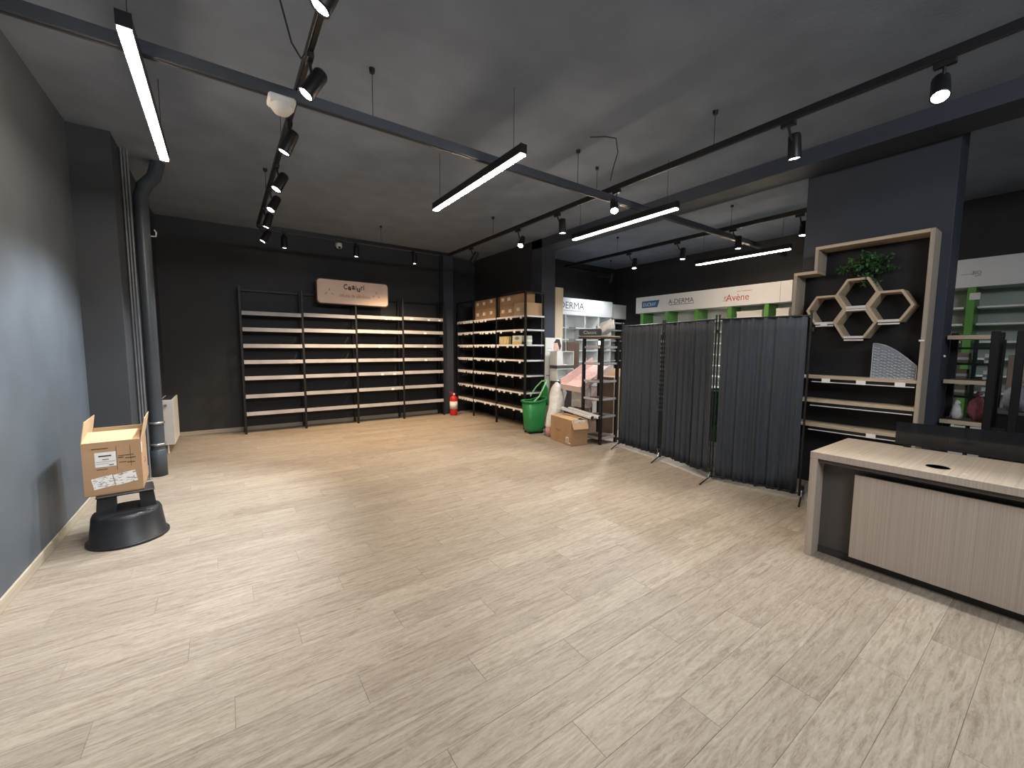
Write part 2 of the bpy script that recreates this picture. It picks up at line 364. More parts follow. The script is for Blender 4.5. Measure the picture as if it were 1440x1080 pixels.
# ------------------------------------------------------------------ the room
H = 3.56
XL, XL2, YB, YP, XR = -1.09, -0.79, 8.62, 5.62, 8.45      # left wall, stepped wall, back wall, step, far right wall
YF = -3.0
def grid_planks():
    fl = MB()
    x0, x1, y0, y1 = XL, 5.0, -0.366, 8.601
    # sub-floor slab below the planks, plain floor sheet elsewhere
    fl.box(XL-0.1, XR+0.1, YF-0.1, YB+0.1, -0.2, -0.006)
    fl.box(5.0, XR+0.1, YF, YB+0.1, -0.006, 0); fl.box(XL, 5.0, YF, y0, -0.006, 0)
    f = struct('floor', fl, M['floor'])
    rows = [r for r in range(-2, 47)]
    cache = {}
    for r in rows:
        off = ((r+100.0)*SHIFT) % 1.0
        ya, yb = r*PW, (r+1)*PW
        c = math.floor(x0/PL + off)
        while (c-off)*PL < x1:
            xa, xb = max(x0, (c-off)*PL), min(x1, (c+1-off)*PL); c += 1
            if xb-xa < 0.03: continue
            if r >= 30 and xa < XL2 and ya > YP:
                xa = max(xa, XL2)
                if xb-xa < 0.03: continue
            # near the camera only what the frame can show
            if yb < 0.3 and xb < 1.4: continue
            if yb < 1.0 and xb < 0.3: continue
            key = round(xb-xa, 3)
            if key not in cache:
                g = 0.0003; l = xb-xa; b = MB(); t = 0.0007
                vs = [(g, g, -.006), (l-g, g, -.006), (l-g, PW-g, -.006), (g, PW-g, -.006), (g, g, -t), (l-g, g, -t), (l-g, PW-g, -t), (g, PW-g, -t),
                      (g+t, g+t, 0), (l-g-t, g+t, 0), (l-g-t, PW-g-t, 0), (g+t, PW-g-t, 0)]
                fs = [[8, 9, 10, 11]] + [[i, (i+1) % 4, 4+(i+1) % 4, 4+i] for i in range(4)] + [[4+i, 4+(i+1) % 4, 8+(i+1) % 4, 8+i] for i in range(4)]
                b.add(vs, fs); cache[key] = b.mesh('plank', M['floor'])
            link('plank', cache[key], f, (xa, ya, 0))
    return f
grid_planks()
struct('ceiling', MB().box(XL-0.1, XR+0.1, YF-0.1, YB+0.1, H, H+0.1), M['ceil'])
struct('wall_left', MB().box(XL-0.1, XL, YF, YP, 0, H), M['slate'])
struct('wall_left_step', MB().box(XL-0.1, XL2, YP, YB, 0, H, 0.004), M['slate_dark'])
struct('wall_back', MB().box(XL2, 5.05, YB, YB+0.1, 0, H), M['black_wall'])
struct('wall_front', MB().box(XL, XR, YF-0.1, YF, 0, H), M['slate_dark'])
struct('wall_right', MB().box(XR, XR+0.1, YF, YB, 0, H), M['black_wall'])
struct('wall_side', MB().box(4.99, 5.06, 6.42, YB, 0, H), M['black_wall'])
struct('wall_pharmacy', MB().box(5.06, XR, 7.3, 7.4, 0, H), M['black_wall'])
struct('column_corner', MB().box(4.06, 4.30, 8.38, YB, 0, H, 0.004), M['column'])
struct('column_middle', MB().box(5.0, 5.33, 6.10, 6.42, 0, H, 0.004), M['column'])
struct('wall_partition', MB().box(5.46, 5.83, 0.80, 1.97, 0, H, 0.004), M['column'])
struct('beam_ceiling', MB().box(5.0, 5.4, YF, 6.42, 3.40, H), M['column'])
def baseboard(name, x0, x1, y0, y1, m):
    o = struct(name, MB().box(x0, x1, y0, y1, 0, 0.075, 0.003), m)
baseboard('baseboard_left', XL, XL+0.014, YF, YP, M['base_oak'])
baseboard('baseboard_step', XL+0.014, XL2, YP-0.014, YP, M['base_oak_x'])
baseboard('baseboard_left_step', XL2, XL2+0.014, YP, YB, M['base_oak'])
baseboard('baseboard_back', XL2+0.014, 4.06, YB-0.014, YB, M['base_oak_x'])

# ------------------------------------------------------------------ tracks and lamps
ZT = 3.25
def track(name, label, runs, wires, w_=0.036, h_=0.055, ZT=3.25):
    """runs: list of ((x,y),(x,y)); a lighting rail hung on wires"""
    a = runs[0][0]
    t = thing(name, label, 'lighting track', (a[0], a[1], ZT))
    for p, q in runs:
        m = MB(); d = Vector((q[0]-p[0], q[1]-p[1], 0)); c = ((p[0]+q[0])/2, (p[1]+q[1])/2, ZT)
        if abs(d.x) > abs(d.y): m.obox(c, (d.length, w_, h_), None, 0.004)
        else: m.obox(c, (w_, d.length, h_), None, 0.004)
        part('rail', m, M['carrier'] if w_ > 0.04 else M['track'], t, True)
        g = MB()
        if abs(d.x) > abs(d.y): g.obox((c[0], c[1], ZT-h_/2-0.002), (d.length*0.98, 0.016, 0.004))
        else: g.obox((c[0], c[1], ZT-h_/2-0.002), (0.016, d.length*0.98, 0.004))
        part('contact_strip', g, M['dark_metal'], t, True)
    for x, y in wires:
        part('suspension_wire', MB().tube([(x, y, ZT+h_/2), (x, y, H)], 0.0028, 5), M['cable'], t, True)
        part('ceiling_cup', MB().lathe([(0.02, -0.03), (0.022, 0)], (x, y, H), 10), M['track'], t, True)
    return t
track('lighting_track', 'black spotlight rail running from the camera toward the tea shelves', [((0.5, -1.2), (0.5, 7.1))], [(0.5, 0.9), (0.5, 4.2), (0.5, 5.7)])
track('lighting_track', 'black spotlight rail across the room in front of the tea shelves', [((0.52, 7.14), (3.6, 7.14))], [(2.3, 7.14)])
track('lighting_track', 'black spotlight rail over the middle of the room beside the column', [((3.58, -1.2), (3.58, 7.1))], [(3.58, 2.03), (3.58, 3.4), (3.58, 5.6)])
track('beam_track', 'long thick black carrier rail crossing the whole ceiling above the linear lamps', [((XL+0.02, 3.235), (8.2, 3.235))], [(1.0, 3.235), (3.12, 3.235)], 0.05, 0.075, 3.18)
track('lighting_track', 'black spotlight rail hung in front of the white pharmacy wall', [((6.06, 2.0), (6.06, 6.62))], [(6.06, 3.12), (6.06, 5.2)])
track('lighting_track', 'short black rail joining the pharmacy track end across to the wall', [((6.08, 6.62), (7.6, 6.62))], [(7.5, 6.62)])

SPOT_GROUP = 'track spotlights'
def frame_of(d):
    d = Vector(d).normalized(); z = -d
    x = Vector((0, 0, 1)).cross(z)
    x = x.normalized() if x.length > 1e-3 else Vector((1, 0, 0))
    y = z.cross(x)
    return Matrix((x, y, z)).transposed()
def spotlight(lens, d, tx, ty, label, power=1.0, color=COOL, cone=75, blend=0.6, lit=True, zt=ZT):
    """lens: centre of the glowing lens; d: where it shines; tx, ty: the point of the rail it hangs from"""
    lx, ly, lz = lens; d = Vector(d).normalized()
    t = thing('track_spotlight', label, 'spotlight', (tx, ty, zt-0.03), group=SPOT_GROUP)
    part('adapter', MB().obox((0, 0, -0.02), (0.035, 0.10, 0.035), None, 0.004), M['track'], t)
    hb = Vector((lx-tx, ly-ty, lz-(zt-0.03)))
    piv = hb - d*0.085
    part('arm', MB().tube([(0, 0, -0.03), (piv.x*0.3, piv.y*0.3, piv.z*0.6), tuple(piv)], 0.009, 6), M['track'], t)
    rot = frame_of(d)
    hd = part('lamp_head', MB().lathe([(0.0, 0.17), (0.036, 0.17), (0.043, 0.155), (0.046, 0.0), (0.046, -0.012), (0.040, -0.012), (0.040, 0.004), (0.0, 0.004)], tuple(hb), 16, rot), M['track'], t)
    part('lens', MB().lathe([(0.0, -0.004), (0.0385, -0.004), (0.0385, 0.002), (0.0, 0.002)], tuple(hb), 16, rot), M['lamp_glow'] if lit else M['steel'], hd)
    if lit:
        li = bpy.data.lights.new('spot_light', 'SPOT'); li.energy = SPOT_W*power; li.color = color
        li.spot_size = R(cone); li.spot_blend = blend; li.shadow_soft_size = 0.03
        lo = bpy.data.objects.new('spot_light', li); COL.objects.link(lo); lo.parent = t
        p = hb + d*0.03
        lo.matrix_local = Matrix.Translation(p) @ rot.to_4x4()
ORD = ['first', 'second', 'third', 'fourth', 'fifth', 'sixth', 'seventh']
LA = [(0.444, 2.078), (0.496, 2.803), (0.479, 3.703), (0.509, 4.594), (0.524, 5.306), (0.539, 6.083), (0.561, 6.918)]
DA = [(-.50, .15, -1), (-.62, .0, -1), (-.45, .1, -1), (-.52, -.12, -1), (-.50, -.25, -1), (-.3, .1, -1), (-.5, .0, -.9)]
PA = [1.0, 0.8, 0.9, 1.9, 1.9, 0.9, 0.5]
for i, (x, y) in enumerate(LA):
    spotlight((x-0.02, y, 3.0), DA[i], 0.5, y, '%s lit black spotlight from the camera on the rail beside the slate wall' % ORD[i], PA[i], COOL, 80)
for i, (x, y) in enumerate([(0.838, 7.173), (1.873, 7.113), (2.865, 7.071)]):
    spotlight((x, y, 3.0), ((0, .06, -1), (0, .06, -1), (.04, .04, -1))[i], x, 7.14, '%s black spotlight along the rail facing the tea shelves, counted from the slate wall' % ORD[i], (0.6, 1.9, 2.0)[i], WARM, (100, 110, 140)[i])
LC = [(3.599, 6.294, (-.35, .5, -.9), 'starry bright spotlight nearest the corner rack of boxes', 1.6, WARM),
      (3.629, 4.928, (-.5, -.35, -.8), 'starry bright spotlight on the middle rail, second from the tea shelves', 1.9, NEUTRAL),
      (3.672, 4.071, (.04, .0, -1), 'dim tilted spotlight on the middle rail turned to the clutter by the column', 1.0, NEUTRAL),
      (3.55, 3.104, (-.45, -.45, -.8), 'starry bright spotlight just under the long carrier rail crossing', 1.9, NEUTRAL),
      (3.72, 1.448, (.14, .0, -1), 'thin-looking spotlight on the middle rail turned to the honeycomb wall', .6, NEUTRAL),
      (3.528, 0.624, (-.55, -.12, -.85), 'largest glaring spotlight, hung above the counter', 1.3, COOL)]
for x, y, d, lb, p, c in LC: spotlight((x, y, 3.0), d, 3.58, y, lb, p, c, 85)
LD = [(6.218, 4.93), (6.226, 3.971), (6.229, 3.089), (6.175, 2.252)]
for i, (x, y) in enumerate(LD):
    spotlight((x, y, 2.98), [(-.14, -.06, -1), (-.04, 0, -1), (-.04, 0, -1), (-.1, 0, -1)][i], 6.06, y, '%s spotlight on the pharmacy rail, counted from the column' % ORD[i], (1.6, 0.7, 0.6, .12)[i], COOL, 140)
spotlight((6.9, 6.10, 2.95), (0.02, 0.42, -.9), 6.88, 6.62, 'spotlight on the short rail turned away to the white header lettering', 0.5, COOL, 130)
def linear_lamp(x, y0, y1, label):
    t = thing('linear_lamp', label, 'lamp', (x, (y0+y1)/2, 3.03), group='suspended linear lamps')
    l = y1-y0
    part('housing', MB().box(-0.03, 0.03, -l/2, l/2, -0.02, 0.05, 0.003), M['track'], t)
    part('diffuser', MB().box(-0.027, 0.027, -l/2+0.004, l/2-0.004, -0.034, -0.0205, 0.004), M['led'], t)
    for s in (-1, 1):
        part('end_cap', MB().box(-0.031, 0.031, s*l/2-0.004, s*l/2+0.004, -0.021, 0.051), M['track'], t)
        part('suspension_wire', MB().tube([(0, s*l*0.42, 0.05), (0, s*l*0.42, H-3.03)], 0.0022, 5), M['cable'], t)
linear_lamp(-0.313, 2.77, 4.46, 'glowing linear lamp beside the slate wall, largest of the four')
linear_lamp(1.98, 2.66, 4.28, 'glowing linear lamp over the middle of the open floor')
linear_lamp(4.05, 2.67, 4.26, 'glowing linear lamp above the charcoal folding screen')
linear_lamp(7.0, 2.70, 4.19, 'glowing linear lamp in front of the white pharmacy headers')

# loose cables under the ceiling
solo('cable', MB().tube([(3.0, 2.95, 3.54), (3.05, 2.8, 3.50), (3.22, 2.82, 3.54), (3.30, 2.86, 3.45), (3.28, 2.9, 3.3), (3.30, 2.95, 3.2)], 0.005, 6), M['cable'], 'black cable looping down from the ceiling to the carrier rail', 'cable', (0, 0, 0))
solo('cable', MB().tube([(0.25, 2.5, 3.55), (0.32, 2.55, 3.3), (0.38, 2.62, 3.14), (0.43, 2.66, 3.10), (0.455, 2.68, 3.14)], 0.005, 6), M['cable'], 'black cable drooping to the second spotlight beside the slate wall', 'cable', (0, 0, 0))

# smoke detector and dome camera
t = thing('smoke_detector', 'white smoke detector under the long carrier rail near the slate wall', 'smoke detector', (0.395, 3.235, 3.141))
part('mounting_base', MB().box(-0.08, 0.08, -0.07, 0.07, -0.045, 0, 0.012), M['plastic_white'], t)
part('sensor_dome', MB().lathe([(0.068, -0.045), (0.066, -0.065), (0.045, -0.09), (0.02, -0.097), (0.0, -0.097)], (0, 0, 0), 20), M['plastic_white'], t)
t = thing('security_camera', 'small white dome camera high on the black wall above the tea sign', 'camera', (1.93, YB, 3.46))
part('bracket', MB().box(-0.05, 0.05, -0.03, 0, -0.02, 0.06, 0.01), M['plastic_white'], t)
part('body', MB().lathe([(0.0, 0.05), (0.055, 0.04), (0.06, -0.02), (0.05, -0.05), (0.03, -0.065), (0, -0.07)], (0, -0.085, 0), 16), M['plastic_white'], t)
part('camera_lens', MB().lathe([(0.0, -0.012), (0.024, -0.01), (0.026, 0.01), (0, 0.01)], (0, -0.125, -0.045), 12, frame_of((0, -1, -.8))), M['black_plastic'], t)

# ------------------------------------------------------------------ pipes and radiator beside the slate wall
t = thing('drain_pipe', 'thick slate grey drain pipe with two steel clamps', 'pipe', (-0.66, 6.15, 0))
part('pipe_body', MB().lathe([(0.066, 0), (0.066, 3.0)], (0, 0, 0), 20), M['pipe'], t)
part('pipe_elbow', MB().tube([(0, 0, 2.98), (0.0, 0, 3.12), (0.03, 0.02, 3.25), (0.12, 0.06, 3.38), (0.16, 0.08, H)], 0.066, 16), M['pipe'], t)
part('pipe_socket', MB().lathe([(0.066, 0.0), (0.076, 0.0), (0.076, 0.30), (0.067, 0.31)], (0, 0, 0), 20), M['pipe'], t)
for z in (0.37, 0.62):
    part('clamp', MB().lathe([(0.067, -0.013), (0.0775, -0.013), (0.0775, 0.013), (0.067, 0.013)], (0, 0, z), 20).obox((-0.08, 0.02, z), (0.1, 0.012, 0.02)), M['steel'], t)
part('wall_hook', MB().tube([(0.066, 0.0, 2.72), (0.11, -0.02, 2.72), (0.115, -0.02, 2.76), (0.10, -0.02, 2.79)], 0.007, 6), M['plastic_white'], t)
for i, (x, rr) in enumerate(((-0.774, 0.0092), (-0.750, 0.0092), (-0.726, 0.0092))):
    tt = thing('heating_pipe', ['thin grey heating pipe closest to the slate wall', 'thin grey heating pipe between its two neighbours', 'thin grey heating pipe touching the thick drain pipe'][i], 'pipe', (x, 6.0, 0), group='thin heating pipes')
    part('pipe_body', MB().tube([(0, 0, 0.0), (0, 0, H)], rr, 10), M['pipe_thin'], tt)
    part('floor_collar', MB().lathe([(rr+0.0004, 0), (rr+0.0024, 0.0), (rr+0.002, 0.02), (rr+0.0004, 0.022)], (0, 0, 0), 12), M['steel'], tt)
t = thing('radiator', 'white panel radiator on the dark wall behind the pipes', 'radiator', (XL2+0.02, 7.72, 0.12))
part('front_panel', MB().box(0.15, 0.17, -0.36, 0.36, 0.0, 0.62, 0.006), M['radiator'], t)
part('rear_panel', MB().box(0.03, 0.05, -0.36, 0.36, 0.0, 0.62, 0.006), M['radiator'], t)
for s in (-1, 1): part('side_cover', MB().box(0.03, 0.17, s*0.362-0.004, s*0.362+0.004, 0.0, 0.63, 0.002), M['radiator'], t)
g = part('top_grille', MB().box(0.03, 0.17, -0.36, 0.36, 0.622, 0.632), M['radiator'], t)
sl = MB()
for k in range(14): sl.box(0.045, 0.155, -0.335+k*0.05, -0.315+k*0.05, 0.632, 0.637)
part('grille_slots', sl, M['dark_metal'], g)
part('wall_bracket', MB().box(-0.0, 0.03, -0.2, -0.17, 0.1, 0.5).box(-0.0, 0.03, 0.17, 0.2, 0.1, 0.5), M['radiator'], t)
part('valve', MB().tube([(0.09, -0.37, 0.56), (0.09, -0.42, 0.56)], 0.018, 10), M['steel'], t)
part('connection_pipe', MB().tube([(0.09, -0.345, 0.02), (0.09, -0.345, -0.12)], 0.01, 8).tube([(0.09, 0.345, 0.02), (0.09, 0.345, -0.12)], 0.01, 8), M['radiator'], t)

# ------------------------------------------------------------------ black step stool with a carton
t = thing('step_stool', 'round black plastic step stool standing by the slate wall under a carton', 'stool', (-0.665, 4.27, 0), (0, 0, R(8)))
part('skirt', MB().lathe([(0.205, 0.0), (0.238, 0.0), (0.240, 0.018), (0.226, 0.026), (0.205, 0.205), (0.196, 0.225), (0.176, 0.235), (0.0, 0.235)], (0, 0, 0), 40), M['stool'], t)
part('floor_rim', MB().lathe([(0.239, 0.0), (0.246, 0.004), (0.246, 0.016), (0.239, 0.022)], (0, 0, 0), 40), M['stool'], t)
def taper(x0, x1, y0, y1, z0, z1, k):
    dx = (x1-x0); cx = (x0+x1)/2; cyy = (y0+y1)/2
    vs = []
    for z, s in ((z0, 1.0), (z1, k)):
        for a, b in ((x0, y0), (x1, y0), (x1, y1), (x0, y1)): vs.append((a*(0.97 if s != 1 else 1.04), cyy+(b-cyy)*s, z))
    return MB().add(vs, [[3, 2, 1, 0], [4, 5, 6, 7]] + [[i, (i+1) % 4, 4+(i+1) % 4, 4+i] for i in range(4)])
part('upright', taper(-0.165, -0.055, -0.06, 0.14, 0.23, 0.362, 0.9), M['stool'], t)
part('upright', taper(0.075, 0.165, -0.06, 0.14, 0.23, 0.362, 0.9), M['stool'], t)
part('top_step', MB().box(-0.165, 0.165, -0.09, 0.15, 0.362, 0.378, 0.006), M['stool'], t)
part('tread_ribs', MB().box(-0.15, 0.15, -0.185, -0.18, 0.235, 0.239).box(-0.13, 0.13, -0.165, -0.16, 0.235, 0.239).box(-0.11, 0.11, -0.145, -0.14, 0.235, 0.239), M['stool'], t)

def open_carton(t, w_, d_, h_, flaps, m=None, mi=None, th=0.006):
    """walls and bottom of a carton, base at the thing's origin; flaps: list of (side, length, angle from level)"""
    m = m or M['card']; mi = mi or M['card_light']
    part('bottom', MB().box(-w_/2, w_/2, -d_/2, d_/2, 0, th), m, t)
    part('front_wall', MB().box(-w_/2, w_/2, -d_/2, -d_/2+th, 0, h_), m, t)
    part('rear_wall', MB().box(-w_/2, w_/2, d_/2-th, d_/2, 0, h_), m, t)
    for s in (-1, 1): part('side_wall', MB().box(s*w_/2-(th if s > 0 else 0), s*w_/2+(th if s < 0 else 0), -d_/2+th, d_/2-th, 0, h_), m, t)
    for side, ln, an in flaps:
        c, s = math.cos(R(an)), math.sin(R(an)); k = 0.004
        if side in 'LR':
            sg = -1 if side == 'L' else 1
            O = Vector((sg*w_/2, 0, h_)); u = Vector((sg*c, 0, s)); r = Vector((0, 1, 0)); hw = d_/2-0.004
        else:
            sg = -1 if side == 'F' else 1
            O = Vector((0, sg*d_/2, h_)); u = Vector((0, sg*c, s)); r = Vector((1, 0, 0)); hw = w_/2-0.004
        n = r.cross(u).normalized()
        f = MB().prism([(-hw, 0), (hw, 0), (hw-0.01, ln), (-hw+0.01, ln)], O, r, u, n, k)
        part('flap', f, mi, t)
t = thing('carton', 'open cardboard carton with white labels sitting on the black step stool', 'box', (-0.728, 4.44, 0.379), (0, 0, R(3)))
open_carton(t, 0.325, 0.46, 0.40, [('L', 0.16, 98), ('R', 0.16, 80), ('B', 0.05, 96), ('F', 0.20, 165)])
part('contents', MB().box(-0.12, 0.05, -0.05, 0.12, 0.25, 0.372, 0.01), M['paper'], t)
lb = part('address_label', MB().box(-0.095, 0.02, -0.2315, -0.2305, 0.215, 0.325), M['paper'], t, label='white printed address label')
part('barcode', MB().box(-0.075, -0.005, -0.2325, -0.2314, 0.292, 0.302).box(-0.055, -0.02, -0.2325, -0.2314, 0.268, 0.273).box(-0.09, 0.015, -0.2325, -0.2314, 0.253, 0.2545).box(-0.09, -0.02, -0.2325, -0.2314, 0.238, 0.2395).box(-0.02, 0.005, -0.2325, -0.2314, 0.224, 0.230), M['ink'], lb)
part('paper_label', MB().obox((-0.06, -0.231, 0.098), (0.115, 0.001, 0.085), Matrix.Rotation(R(-9), 3, 'Y')).obox((0.065, -0.231, 0.112), (0.125, 0.001, 0.085), Matrix.Rotation(R(-9), 3, 'Y')), M['label'], t, label='two tilted white paper labels')
part('side_label', MB().box(0.1632, 0.1642, -0.215, -0.17, 0.29, 0.37), M['paper'], t)
ik = MB()
for (x0, x1, z0, z1) in [(-0.11, -0.02, 0.352, 0.357), (0.03, 0.12, 0.285, 0.289), (0.03, 0.06, 0.27, 0.276), (0.07, 0.13, 0.262, 0.267), (0.035, 0.075, 0.235, 0.239), (0.08, 0.125, 0.228, 0.233), (0.022, 0.024, 0.18, 0.36), (0.10, 0.102, 0.2, 0.36), (-0.09, -0.03, 0.195, 0.199)]:
    ik.box(x0, x1, -0.2315, -0.2303, z0, z1)
part('printed_marks', ik, M['ink'], t)
part('side_marks', MB().box(0.1632, 0.1640, -0.02, 0.06, 0.17, 0.18).box(0.1632, 0.1640, -0.01, 0.04, 0.2, 0.206).box(0.1632, 0.1640, -0.03, 0.0, 0.3, 0.305), M['ink'], t)

# ------------------------------------------------------------------ tea shelving along the back wall
YT, YTB = 8.27, 8.57
PX = [0.27, 1.205, 2.14, 3.075, 4.0]
t = thing('shelving_rack', 'wide black rack of empty shelves with grey price rails under the tea sign', 'shelf', (PX[0], YT, 0))
L0 = Vector((PX[0], YT, 0))
fp = MB().box(-0.018, 0.018, -0.018, 0.018, 0, 2.52, 0.003).mesh('post', M['black_metal'])
for x in PX:
    part('post', fp, None, t, loc=(x-PX[0], 0, 0)); part('post', fp, None, t, loc=(x-PX[0], YTB-YT-0.03, 0))
    part('foot', MB().lathe([(0.022, 0), (0.022, 0.012)], (x-PX[0], 0, 0), 10), M['black_plastic'], t)
ZL = [2.055, 1.782, 1.505, 1.232, 0.955, 0.640, 0.345]
ZR = [2.110, 1.825, 1.535, 1.248, 0.978, 0.668, 0.332]
tags_at = {(2, 0): [0.62, 0.80], (3, 0): [0.18, 0.62, 0.90], (2, 1): [0.55], (3, 1): [0.52], (2, 2): [0.48], (3, 2): [0.52], (3, 3): [0.53], (2, 4): [0.52, 0.80], (2, 5): [0.75]}
for b in range(4):
    l = PX[b+1]-PX[b]-0.04
    bm_ = MB().box(0, l, -0.005, YTB-YT-0.01, -0.012, 0.012, 0.002).mesh('shelf_board', M['shelf_board'])
    rm = MB().prism([(0, -0.03), (0.010, -0.03), (0.018, 0.034), (0.008, 0.036)], (0, -0.022, 0), (0, 1, 0), (0, 0, 1), (1, 0, 0), l).mesh('price_rail', M['rail_grey'])
    for k in range(7):
        z = ZL[k] + (ZR[k]-ZL[k])*(b+0.5)/4
        s = part('shelf', bm_, None, t, loc=(PX[b]-PX[0]+0.02, 0, z))
        rl = part('price_rail', rm, None, s)
        if (b, k) in tags_at:
            for q in tags_at[(b, k)]:
                part('price_tag', MB().box(l*q-0.028, l*q+0.028, -0.030, -0.026, -0.030, 0.004), M['tag'], s)
    part('back_brace', MB().box(PX[b]-PX[0], PX[b+1]-PX[0], YTB-YT-0.035, YTB-YT-0.028, 2.46, 2.49), M['black_metal'], t)
# the tea sign
t = thing('sign', 'beige rounded sign reading Ceaiuri above the tea shelves', 'sign', (2.105, 8.205, 2.53))
def rrect(w_, h_, r, n=6):
    out = []
    for cx, cy, a0 in ((w_/2-r, h_/2-r, 0), (-w_/2+r, h_/2-r, 90), (-w_/2+r, -h_/2+r, 180), (w_/2-r, -h_/2+r, 270)):
        out += [(cx+r*math.cos(R(a0+90*i/n)), cy+r*math.sin(R(a0+90*i/n))) for i in range(n+1)]
    return out
part('panel', MB().prism(rrect(1.29, 0.43, 0.06), (0, 0, 0), X_, Z_, Y_, 0.02), M['sign'], t)
part('frame', MB().prism(rrect(1.325, 0.465, 0.07), (0, 0.0205, 0), X_, Z_, Y_, 0.012), M['shelf_board'], t)
TL = MB(); xs = -0.19
for ch, wd, dz, hh in [('C', .065, .0, .10), ('e', .060, -.012, .076), ('a', .057, .006, .076), ('i', .014, .0, .095), ('u', .057, -.03, .074), ('r', .038, .004, .074), ('i', .014, .012, .095)]:
    TL2 = text_mb(ch, (xs, -0.002, 0.055+dz), X_, Z_, wd, hh, False, 0.001, 0, 0.03); TL.add(TL2.v, TL2.f); xs += wd+0.012
part('lettering', TL, M['sign_ink'], t)
part('sub_lettering', text_mb('infuzie de s\u0103n\u0103tate', (0.02, -0.002, -0.055), X_, Z_, 0.58, 0.07, True, 0.001), M['sign_pink'], t)
lf = MB()
for sx in (-0.44, 0.42):
    for dx, dz, a in ((-0.06, -0.04, 40), (0.0, 0.03, 95), (0.05, -0.045, -30)):
        c, s = math.cos(R(a)), math.sin(R(a)); pl = [(-.028, 0), (0, .011), (.028, 0), (0, -.011)]
        lf.add([(sx+dx+p*c-q*s, -0.0025, dz+p*s+q*c) for p, q in pl], [[0, 1, 2, 3]])
part('leaf_print', lf, M['sign_pink'], t)

# ------------------------------------------------------------------ corner rack beside the middle column
XS, XSB = 4.49, 4.95
PY = [8.52, 7.79, 6.87, 5.93]
t = thing('shelving_rack', 'black rack with white price rails and cartons on top beside the column', 'shelf', (XS, PY[-1], 0))
fp = MB().box(-0.018, 0.018, -0.018, 0.018, 0, 2.54, 0.003).mesh('post', M['black_metal'])
for y in PY:
    part('post', fp, None, t, loc=(0, y-PY[-1], 0)); part('post', fp, None, t, loc=(XSB-XS-0.03, y-PY[-1], 0))
ZS = [2.085, 1.833, 1.556, 1.274, 0.990, 0.675, 0.362]
for b in range(3):
    y1, y0 = PY[b]-PY[-1]-0.02, PY[b+1]-PY[-1]+0.02; l = y1-y0
    bm_ = MB().box(-0.005, XSB-XS-0.01, 0, l, -0.014, 0.014, 0.002).mesh('shelf_board', M['shelf_board'])
    hh = (0.022, 0.022, 0.017)[b]
    rm = MB().box(-0.020, -0.008, 0, l, -hh, 0.016).mesh('price_rail', M['rail_white'])
    for k in range(7):
        s = part('shelf', bm_, None, t, loc=(0, y0, ZS[k]))
        part('price_rail', rm, None, s)
        tg = MB(); n = (9, 8, 4)[b]
        for i in range(n):
            if random.random() < (0.8, 0.75, 0.85)[b]:
                a = l*(i+0.5+random.uniform(-.3, .3))/n
                tg.box(-0.0235, -0.0205, a-0.03, a+0.03, -0.046, 0.002)
        if tg.v: part('price_tags', tg, M['tag'], s, kind='stuff')
for k in range(7):
    part('end_rail', MB().box(0.02, XSB-XS-0.04, -0.030, -0.020, ZS[k]-0.016, ZS[k]+0.014), M['rail_white'], t)
part('top_bar', MB().box(-0.012, 0.012, 0, PY[0]-PY[-1], 2.50, 2.53), M['black_metal'], t)
part('top_bar', MB().box(0.018, XSB-XS-0.048, -0.012, 0.012, 2.50, 2.53), M['black_metal'], t)
part('side_brace', MB().tube([(0.02, 8.50-PY[-1], 1.9), (0.40, 8.50-PY[-1], 0.5)], 0.008, 6), M['dark_metal'], t)

def closed_carton(label, loc, sx, sy, sz, marks=(), m=None, group=None, rz=0, face='-X'):
    """marks: list of (along, up) centres of white printed squares on the face toward the room"""
    t = thing('carton', label, 'box', loc, (0, 0, rz), group)
    part('body', MB().box(0, sx, 0, sy, 0, sz, 0.004), m or M['card'], t)
    part('tape', MB().box(-0.0012, sx*0.98, sy/2-0.022, sy/2+0.022, sz-0.0005, sz+0.0012), M['card_light'], t)
    for a, u in marks: part('printed_mark', MB().box(-0.0015, -0.0005, a-0.05, a+0.05, u-0.032, u+0.032), M['print'], t)
    return t
zt = ZS[0]+0.0155
XC = 4.52
g = 'cartons on top of the corner rack'
closed_carton('lower carton next to the tea shelves on top of the corner rack', (XC, 7.27, zt), 0.36, 0.54, 0.215, [(0.14, .11), (0.40, .11)], group=g)
closed_carton('upper carton next to the tea shelves on top of the corner rack', (XC, 7.27, zt+0.217), 0.36, 0.54, 0.21, [(0.14, .11), (0.40, .11)], group=g)
closed_carton('narrow lower carton beside the rack post, one printed square', (XC, 6.93, zt), 0.36, 0.33, 0.225, [(0.2, .12)], group=g)
closed_carton('narrow upper carton beside the rack post, one printed square', (XC, 6.93, zt+0.227), 0.36, 0.33, 0.215, [(0.2, .12)], group=g)
closed_carton('wide lower carton with two printed squares on the bay by the column', (XC, 6.34, zt), 0.36, 0.47, 0.215, [(0.12, .11), (0.36, .11)], group=g)
closed_carton('lower carton at the column end with a bare pale side', (XC, 5.975, zt), 0.39, 0.355, 0.235, [(0.22, .12)], m=M['card_light'], group=g)
closed_carton('upper carton by the column with two printed squares', (XC, 6.36, zt+0.217), 0.33, 0.45, 0.225, [(0.14, .12), (0.35, .12)], group=g)
closed_carton('upper carton at the column end, set back from the front', (XC, 6.0, zt+0.237), 0.24, 0.345, 0.205, group=g)
